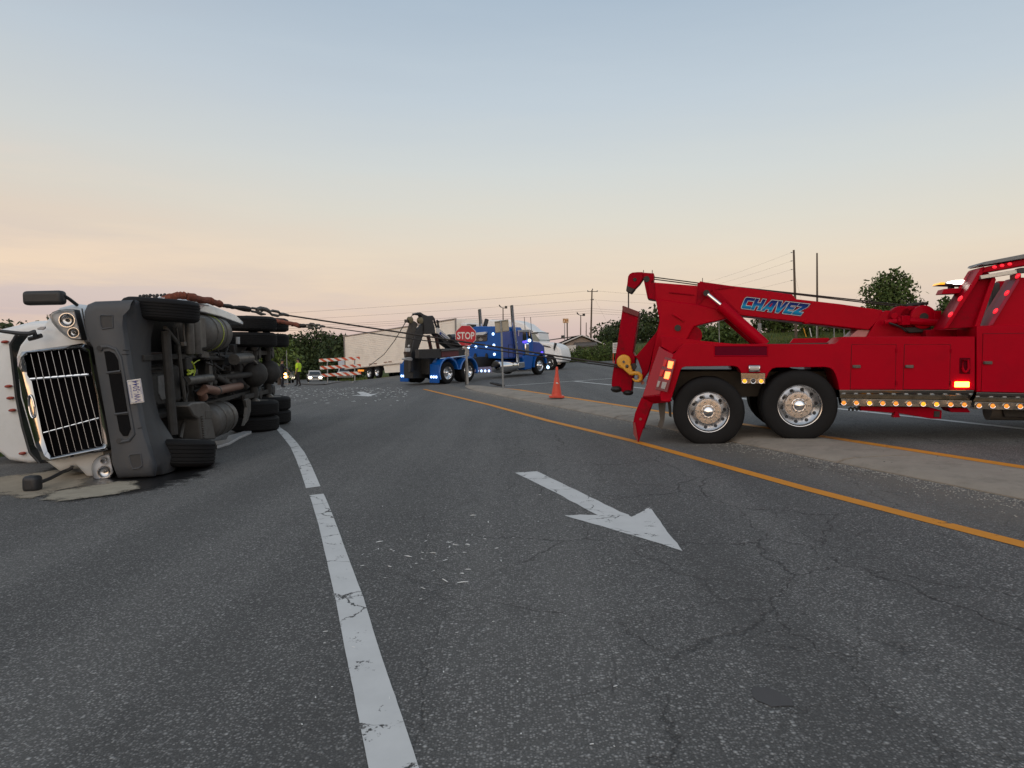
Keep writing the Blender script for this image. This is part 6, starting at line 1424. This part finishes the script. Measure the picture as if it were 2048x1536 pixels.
for q in ([(638, 718), (719.5, 713), (719.5, 719.5), (638, 724)], [(640, 732.5), (721.5, 728), (722, 734), (640, 739)], [(641.5, 748), (722, 742.5), (722.5, 749), (642, 754)]):
    b = MB(); F4 = [at(x, y, Yb) for x, y in q]; n = 8
    for k in range(n + 1):
        f = k / n; b.v += [F4[3].lerp(F4[2], f) - V((0, .02, 0)), F4[0].lerp(F4[1], f) - V((0, .02, 0))]
    for k in range(n): b.f.append([2 * k, 2 * k + 2, 2 * k + 3, 2 * k + 1]); b.mi.append(0)
    m0 = len(b.v); b.v += [v + V((0, .03, 0)) for v in b.v[:m0]]
    for k in range(n): b.f.append([m0 + 2 * k, m0 + 2 * k + 1, m0 + 2 * k + 3, m0 + 2 * k + 2]); b.f.append([2 * k, m0 + 2 * k, m0 + 2 * k + 2, 2 * k + 2]); b.f.append([2 * k + 1, 2 * k + 3, m0 + 2 * k + 3, m0 + 2 * k + 1]); b.mi += [0, 0, 0]
    o = b.build('board', STR, bar, smooth=False, fixn=False); ca = o.data.color_attributes.new('uvw', 'FLOAT_COLOR', 'POINT')
    for i in range(len(b.v)): j = i % m0; ca.data[i].color = ((j // 2) / n, j % 2, 0, 1)
for x, yt, yb in ((654, 717, 768), (708.5, 714, 764.5)):
    b = MB(); b.box((at(x, yt, Yb) + at(x + 1.5, yb, Yb)) / 2 + V((0, .03, 0)), (.06, .05, (at(x, yt, Yb).z - at(x, yb, Yb).z))); b.build('post', GALV, bar)
    b = MB(); q = at(x + 1.5, yb, Yb); b.box(V((q.x, q.y, G(q.x, q.y) + .03)), (.08, 1.3, .06)); b.build('foot', GALV, bar)

Y0 = gp(934, 769).y
sg = thing('stop_sign', gp(934, 769), 'red octagonal stop sign on a steel post at the tip of the island', 'sign')
cx, cy = 931.5, 671.3; r0 = .465
def so_(x, z, off=0.0): c = at(cx, cy, Y0); return c + V((x, -off - x * .04, z))
for nm, rr, off, m in (('sign_plate', r0, 0, SIGNW), ('sign_face', r0 * .955, .006, SIGNR)):
    b = MB(); P_ = [so_(rr / math.cos(math.pi / 8) * math.cos(math.pi / 8 + k * math.pi / 4), rr / math.cos(math.pi / 8) * math.sin(math.pi / 8 + k * math.pi / 4), off) for k in range(8)]; b.prism(P_, V((0, .006, 0))); o = b.build(nm, m, sg, smooth=False)
text_quad('STOP', [so_(-.385, -.165, .009), so_(.395, -.165, .009), so_(.395, .165, .009), so_(-.385, .165, .009)], SIGNW, sg, 'sign_letters', .022)
b = MB(); P_ = [so_(-.06, -.47), so_(.06, -.47), so_(.06, -.60), so_(-.06, -.60)]; b.prism(P_, V((0, .005, 0))); b.build('small_plate', mat('plate_pinkish', (.42, .30, .30), .5), sg)
def upost(name, a, c, parent, w0=.075):
    a, c = V(a), V(c); b = MB()
    for dx, dy, sx_, sy_ in ((0, 0, w0, .012), (-w0 / 2, -.018, .012, .04), (w0 / 2, -.018, .012, .04)):
        o = V((dx, dy, 0)); b.prism([a + o + V((x * sx_ / 2, y * sy_ / 2, 0)) for x, y in ((-1, -1), (1, -1), (1, 1), (-1, 1))], c - a)
    return b.build(name, GALV, parent, smooth=False)
g = gp(935.5, 769); upost('post', g + V((0, .03, -.1)), at(931, 655, Y0) + V((0, .04, 0)), sg, .085)
b = MB(); b.box(g + V((-.09, .05, .5)), (.07, .06, 1.1)); b.build('stub_post', BLACKM, sg)
g = gp(1006.5, 775, .1)
bs = thing('back_sign', g, 'square road sign seen from its plain grey back, right of the stop sign', 'sign')
Yk = g.y
b = MB(); b.prism([at(x, y, Yk) for x, y in ((989, 643), (1016.5, 638.5), (1018.5, 662), (991, 666.5))], V((0, .006, 0))); o = b.build('sign_plate', SIGNB, bs, bevel=.01)
b = MB()
for a, c in (((989.5, 644.5), (1016.5, 640)), ((991, 665), (1018, 660.5))): b.tube([at(*a, Yk - .02), at(*c, Yk - .02)], .018, 5)
for q in ((1014, 641.5), (1015.5, 660)): b.cyl(at(*q, Yk - .05), at(*q, Yk), .03, 8)
b.build('brace', SIGNB, bs)
b = MB(); b.tube([g - V((0, 0, .1)), at(1003, 666, Yk - .03), at(1001, 641, Yk - .03)], .036, 8); b.build('post', GALV, bs)
# cone
g = gp(1113, 795, .1); kk = g.y / FPX
cn_ = thing('traffic_cone', g, 'faded orange traffic cone standing on the island', 'cone')
b = MB(); b.box(g + V((0, 0, .03)), (.42, .42, .06)); b.build('base', ORANGE, cn_, bevel=.015)
b = MB(); b.lathe([(.15, .055), (.145, .08), (.125, .2), (.085, .44), (.045, .70), (.032, .86), (.026, .88)], g, (.01, 0, 1), 24); b.build('cone', ORANGE, cn_)
b = MB(); b.lathe([(.083, .47), (.0675, .57)], g, (.01, 0, 1), 24, cap=False); b.build('band', mat('cone_band', (.60, .075, .045), .4), cn_)
b = MB(); b.box(g + V((.0, -.105, .42)), (.05, .01, .035)); b.box(g + V((.03, -.10, .405)), (.03, .012, .02)); b.build('worn_mark', SIGNW, cn_)
# dark cloth by the second sign
g = gp(992, 770.5, .1); b = MB()
for k in range(9): q = gp(984 + k * 2.7, 767.5 + k * .62, .1); b.ball(q + V((0, rnd.gauss(0, .03), .03)), (.09 + .02 * rnd.random(), .09, .045 + .02 * rnd.random()))
tag(b.build('dropped_cloth', DARK, None), 'crumpled black cloth lying on the island beside the second sign', 'cloth')
# hose on the road and the blue truck's own rope
pts = [gp(x, y) + V((0, 0, .03)) for x, y in ((596, 767.5), (612, 769.5), (630, 770.5), (650, 770), (664, 767), (690, 763), (704, 760.5))]
rope('road_hose', 'thin dark line snaking over the road past the barricade', 'hose', pts, .03, ROPE)
rope('boom_line', 'thin slack line from the blue truck boom down toward the trailer wheels', 'cable', [BT(812, 643, 1.0), at(790, 680, 38), at(768, 709, 45), at(738, 732, 54)], .022, ROPE, n=6)

# ================================================================== POLES, WIRES, HOUSE
def pole(name, label, px_t, py_t, px_b, Y, r_=.14, cat='utility pole', group=None, m=WOODP):
    bpt = on(px_b, Y); t = thing(name, bpt, label, cat, group); top = at(px_t, py_t, Y)
    MB().tube([bpt - V((0, 0, .3)), bpt.lerp(top, .5), top], [r_, r_ * .85, r_ * .65], 10).build('pole', m, t); return t, top
t1, top1 = pole('utility_pole', 'utility pole with crossarms behind the tan house', 1184, 580, 1181, 118, .17)
arms = {}
b = MB()
for (x0, x1, y) in ((1175.5, 1195, 583), (1181, 1186.5, 599.5)): b.tube([at(x0, y, 118), at(x1, y, 118)], .06, 5)
b.build('crossarm', WOODP, t1)
b = MB()
for x, y in ((1175.5, 582), (1194.5, 582), (1185, 578.5), (1186.5, 599)): b.ball(at(x, y, 118), (.1, .1, .14))
b.build('insulator', GALV, t1)
t2, top2 = pole('utility_pole', 'tallest bare pole with small brackets on its left side', 1587.5, 500, 1591.5, 78, .16)
b = MB()
for y in (504, 521, 538, 560): b.tube([at(1587.5, y, 78), at(1582, y + 1.5, 78)], .03, 5); b.ball(at(1582.5, y + 1, 78), .06)
b.build('bracket', GALV, t2)
pole('utility_pole', 'tall plain pole without brackets, right of the tallest pole', 1634, 506, 1633.5, 80, .13)
t3, top3 = pole('meter_pole', 'short pole with a grey meter box beside the ram of the red boom', 1519, 618, 1519, 76, .12, 'pole', m=WOODP)
b = MB(); b.box(at(1519, 656, 75.8), (.34, .2, 1.0)); b.box(at(1520, 669, 75.8), (.26, .2, .7)); b.build('meter_box', GALV, t3, bevel=.03)
pole('marker_post', 'thin pale post in the bushes left of the boom ram', 1437.5, 638, 1439, 74, .05, 'post', m=GALV)
pole('marker_post', 'grey post right of the yellow guy guards', 1633, 640, 1633, 74, .0801, 'post', m=GALV)
pole('marker_post', 'left one of two grey posts near the foot of the boom', 1668, 652, 1668, 72, .07, 'post', m=GALV)
pole('marker_post', 'right one of two grey posts near the foot of the boom', 1688, 653, 1688, 72, .07, 'post', m=GALV)
for xa, xb, lab, m in ((1607, 1612.5, 'yellow guy-wire guard leaning on the bank', YELW), (1619, 1623, 'pale guy-wire guard leaning on the bank', SIGNW)):
    tag(MB().tube([at(xa, 656, 76), at(xb, 674, 76)], .05, 6).build('guy_guard', m), lab, 'guy guard')
tag(MB().lathe([(.12, 0), (.14, .6), (.09, .8), (.02, .85)], on(1631, 72), (0, 0, 1), 10).build('utility_marker', SIGNW), 'small white utility marker on the grass bank', 'marker')
def flood(px_t, py_t, px_b, Y, lab):
    t, top = pole('floodlight_pole', lab, px_t, py_t, px_b, Y, .10, 'lamp post', m=WOODP); k = Y / FPX
    b = MB(); b.tube([top + V((-5 * k, 0, 1 * k)), top - V((0, 0, 1 * k)), top + V((3.5 * k, 0, -1 * k))], .05, 5); b.build('bracket', GALV, t)
    b = MB(); b.box(top + V((-6.3 * k, 0, 3 * k)), (2.0 * k, .3, 5.2 * k), Matrix.Rotation(R(-35), 3, 'Y')); b.build('floodlight', BLACKM, t, bevel=.03)
    b = MB(); b.box(top + V((6 * k, 0, .5 * k)), (5 * k, .3, 5 * k)); b.build('floodlight', BLACKM, t, bevel=.03)
flood(1006, 615, 1007, 95, 'floodlight pole rising behind the white tractor roof')
flood(1161.5, 630, 1161, 108, 'floodlight pole rising behind the roof of the tan house')
pole('utility_pole', 'short plain pole between the house floodlight and the crossarm pole', 1172.5, 645, 1172, 125, .10)
t, top = pole('business_sign', 'distant raised sign board on two thin poles left of the tan house', 1129.3, 645, 1129.3, 140, .10, 'sign', m=GALV)
b = MB(); b.tube([on(1134.8, 140), at(1134.3, 645, 140)], .14, 6); b.build('pole', WOODP, t)
b = MB(); b.box((at(1125.8, 637, 140) + at(1137, 646, 140)) / 2, (1.15, .2, .9)); o = b.build('sign_board', mat('board_cream', (.62, .48, .34), .5, 0, .2, 3), t)
b = MB()
for x, y, w0, h0 in ((1127.2, 640, .12, .5), (1128.6, 638.5, .3, .12), (1131.5, 641, .26, .5), (1134.5, 640, .12, .55), (1135.4, 641.5, .2, .12), (1131, 645, .8, .08)): b.box(at(x, y, 139.85), (w0, .03, h0))
b.build('sign_marks', mat('marks_orange', (.42, .16, .03), .5), o)
def wire(label, pts, r_=.016, sag=0.0, group='overhead wires'):
    P_ = []
    for i in range(len(pts) - 1):
        for k in range(14): f = k / 14; p = V(pts[i]).lerp(V(pts[i + 1]), f); p.z -= sag * 4 * f * (1 - f); P_.append(p)
    P_.append(V(pts[-1])); tag(MB().tube(P_, r_, 4).build('power_line', ROPE), label, 'power line', group)
Lx = -420
for i, (y, yl_, nm) in enumerate(((582, 668, 'topmost wire running left from the crossarm pole'), (599.5, 676, 'second wire down running left from the crossarm pole'), (617, 682, 'upper of three close wires running left from the crossarm pole'), (621.5, 685, 'middle of three close wires running left from the crossarm pole'), (626, 688, 'lowest of three close wires running left from the crossarm pole'))):
    wire(nm, [at(Lx, yl_ + 8, 75), at(1183 if i else 1176, y, 118)], .011 if i < 2 else .014, .6)
for i, (y, yr, nm) in enumerate(((582, 598, 'topmost wire running right from the crossarm pole'), (599.5, 610, 'second wire down running right from the crossarm pole'), (617, 628, 'upper of three close wires running right from the crossarm pole'), (621.5, 633, 'middle of three close wires running right from the crossarm pole'), (626, 638, 'lowest of three close wires running right from the crossarm pole'))):
    wire(nm, [at(1184 if i else 1194.5, y, 118), at(1591, yr, 150)], .011 if i < 2 else .014, .5)
for y, yb, nm in ((505, 590, 'highest wire fanning left from the tallest pole'), (522, 594, 'second wire fanning left from the tallest pole'), (539, 600, 'third wire fanning left from the tallest pole'), (561, 608, 'lowest wire fanning left from the tallest pole')):
    wire(nm, [at(1583, y, 78), at(1300, yb, 150)], .007, .7)
wire('guy wire slanting right from the crossarm pole', [at(1186, 590, 118), at(1222, 660, 112)], .009)
wire('guy wire slanting right from the tallest pole', [at(1589, 548, 78), at(1622, 672, 76)], .006)
# house
hp = on(1163, 104)
ho = thing('house', hp, 'low tan house with a grey shingled gable roof beyond the road', 'house')
Yh = 104
SHING = mat('shingle_grey', (.115, .105, .10), .9, 0, .25, 3, bump=.3, bs=20); TAN = mat('siding_tan', (.26, .215, .185), .8, 0, .1, 2); TRIM = mat('trim_white', (.6, .57, .54), .6, 0, .05, 3)
ez = at(1208, 687, Yh).z; rz = at(1163, 671.5, Yh).z
L0, R0 = at(1120, 690, Yh).x, at(1207, 690, Yh).x; xm = at(1163, 690, Yh).x; zg = G(xm, Yh) - .3
LA = at(1087, 683, Yh + 9).x
b = MB(); b.prism([V((L0 + .8, Yh, zg)), V((R0 - .8, Yh, zg)), V((R0 - .8, Yh, ez - .1)), V((xm, Yh, rz - .15)), V((L0 + .8, Yh, ez - .1))], V((0, 12, 0))); b.build('wall', TAN, ho)
b = MB(); b.prism([V((L0 - 4.4, Yh + 6, ez + .1)), V((xm, Yh - .3, rz)), V((xm, Yh + 12, rz)), V((L0 - 4.4, Yh + 12, ez + .1))], V((0, 0, .12))); b.build('roof', SHING, ho)
b = MB(); b.prism([V((L0 - .2, Yh - .5, ez - .3)), V((xm, Yh - .5, rz)), V((xm, Yh - .5, rz + .14)), V((L0 - .2, Yh - .5, ez - .12))], V((0, 12.6, 0))); b.prism([V((R0 + .3, Yh - .5, ez - .3)), V((xm, Yh - .5, rz)), V((xm, Yh - .5, rz + .14)), V((R0 + .3, Yh - .5, ez - .12))], V((0, 12.6, 0))); b.build('roof', SHING, ho)
b = MB(); b.tube([V((L0 - .2, Yh - .56, ez - .2)), V((xm, Yh - .56, rz + .06)), V((R0 + .3, Yh - .56, ez - .2))], .09, 4); b.build('gable_trim', TRIM, ho)
b = MB(); b.prism([at(x, y, Yh - 1.6) for x, y in ((1150, 692), (1195, 689), (1196, 692), (1150, 695))], V((0, 1.6, .5))); b.build('porch_roof', SHING, ho)
b = MB(); b.prism([at(x, y, Yh - .02) for x, y in ((1153, 696), (1168, 695), (1168, 706), (1153, 706))], V((0, -.05, 0))); b.build('window', GLASSD, ho); b = MB(); b.prism([at(x, y, Yh - .03) for x, y in ((1172, 695), (1177, 695), (1177, 708), (1172, 708))], V((0, -.05, 0))); b.build('door', TRIM, ho)
b = MB(); b.prism([at(x, y, Yh - 4) for x, y in ((1122, 693), (1152, 690), (1152, 712), (1122, 712))], V((0, 4, 0))); b.build('white_extension', mat('ext_white', (.55, .52, .50), .6, 0, .06, 1), ho)
for x in (1124, 1127): MB().ball(at(x, 674, Yh + 6), (.16, .16, .3)).build('roof_vent', BLACKM, ho)
g = on(1229.5, 58); ns = thing('notice_sign', g, 'small white notice board on the verge left of the folded wheel lift', 'sign')
b = MB(); b.prism([at(x, y, 58) for x, y in ((1225.5, 686), (1236, 685), (1236, 706), (1225.5, 706))], V((0, .04, 0))); o = b.build('board', SIGNW, ns)
b = MB()
for k in range(5): b.add([at(1227, 688 + k * 3.4, 57.96), at(1234, 687.6 + k * 3.4, 57.96), at(1234, 688.8 + k * 3.4, 57.96), at(1227, 689.2 + k * 3.4, 57.96)], [(0, 1, 2, 3)])
b.build('board_print', mat('print_grey', (.2, .2, .22), .6), o, fixn=False)
for x in (1226.5, 1235):
    q = at(x, 706, 58.06); b = MB(); b.tube([q, V((q.x, q.y, G(q.x, q.y) - .1))], .035, 6); b.build('leg', ORANGE if x < 1230 else SIGNW, ns)
pole('sign_post', 'thin pale post standing behind the two people', 573, 701, 574.5, 50, .035, 'post', m=GALV)
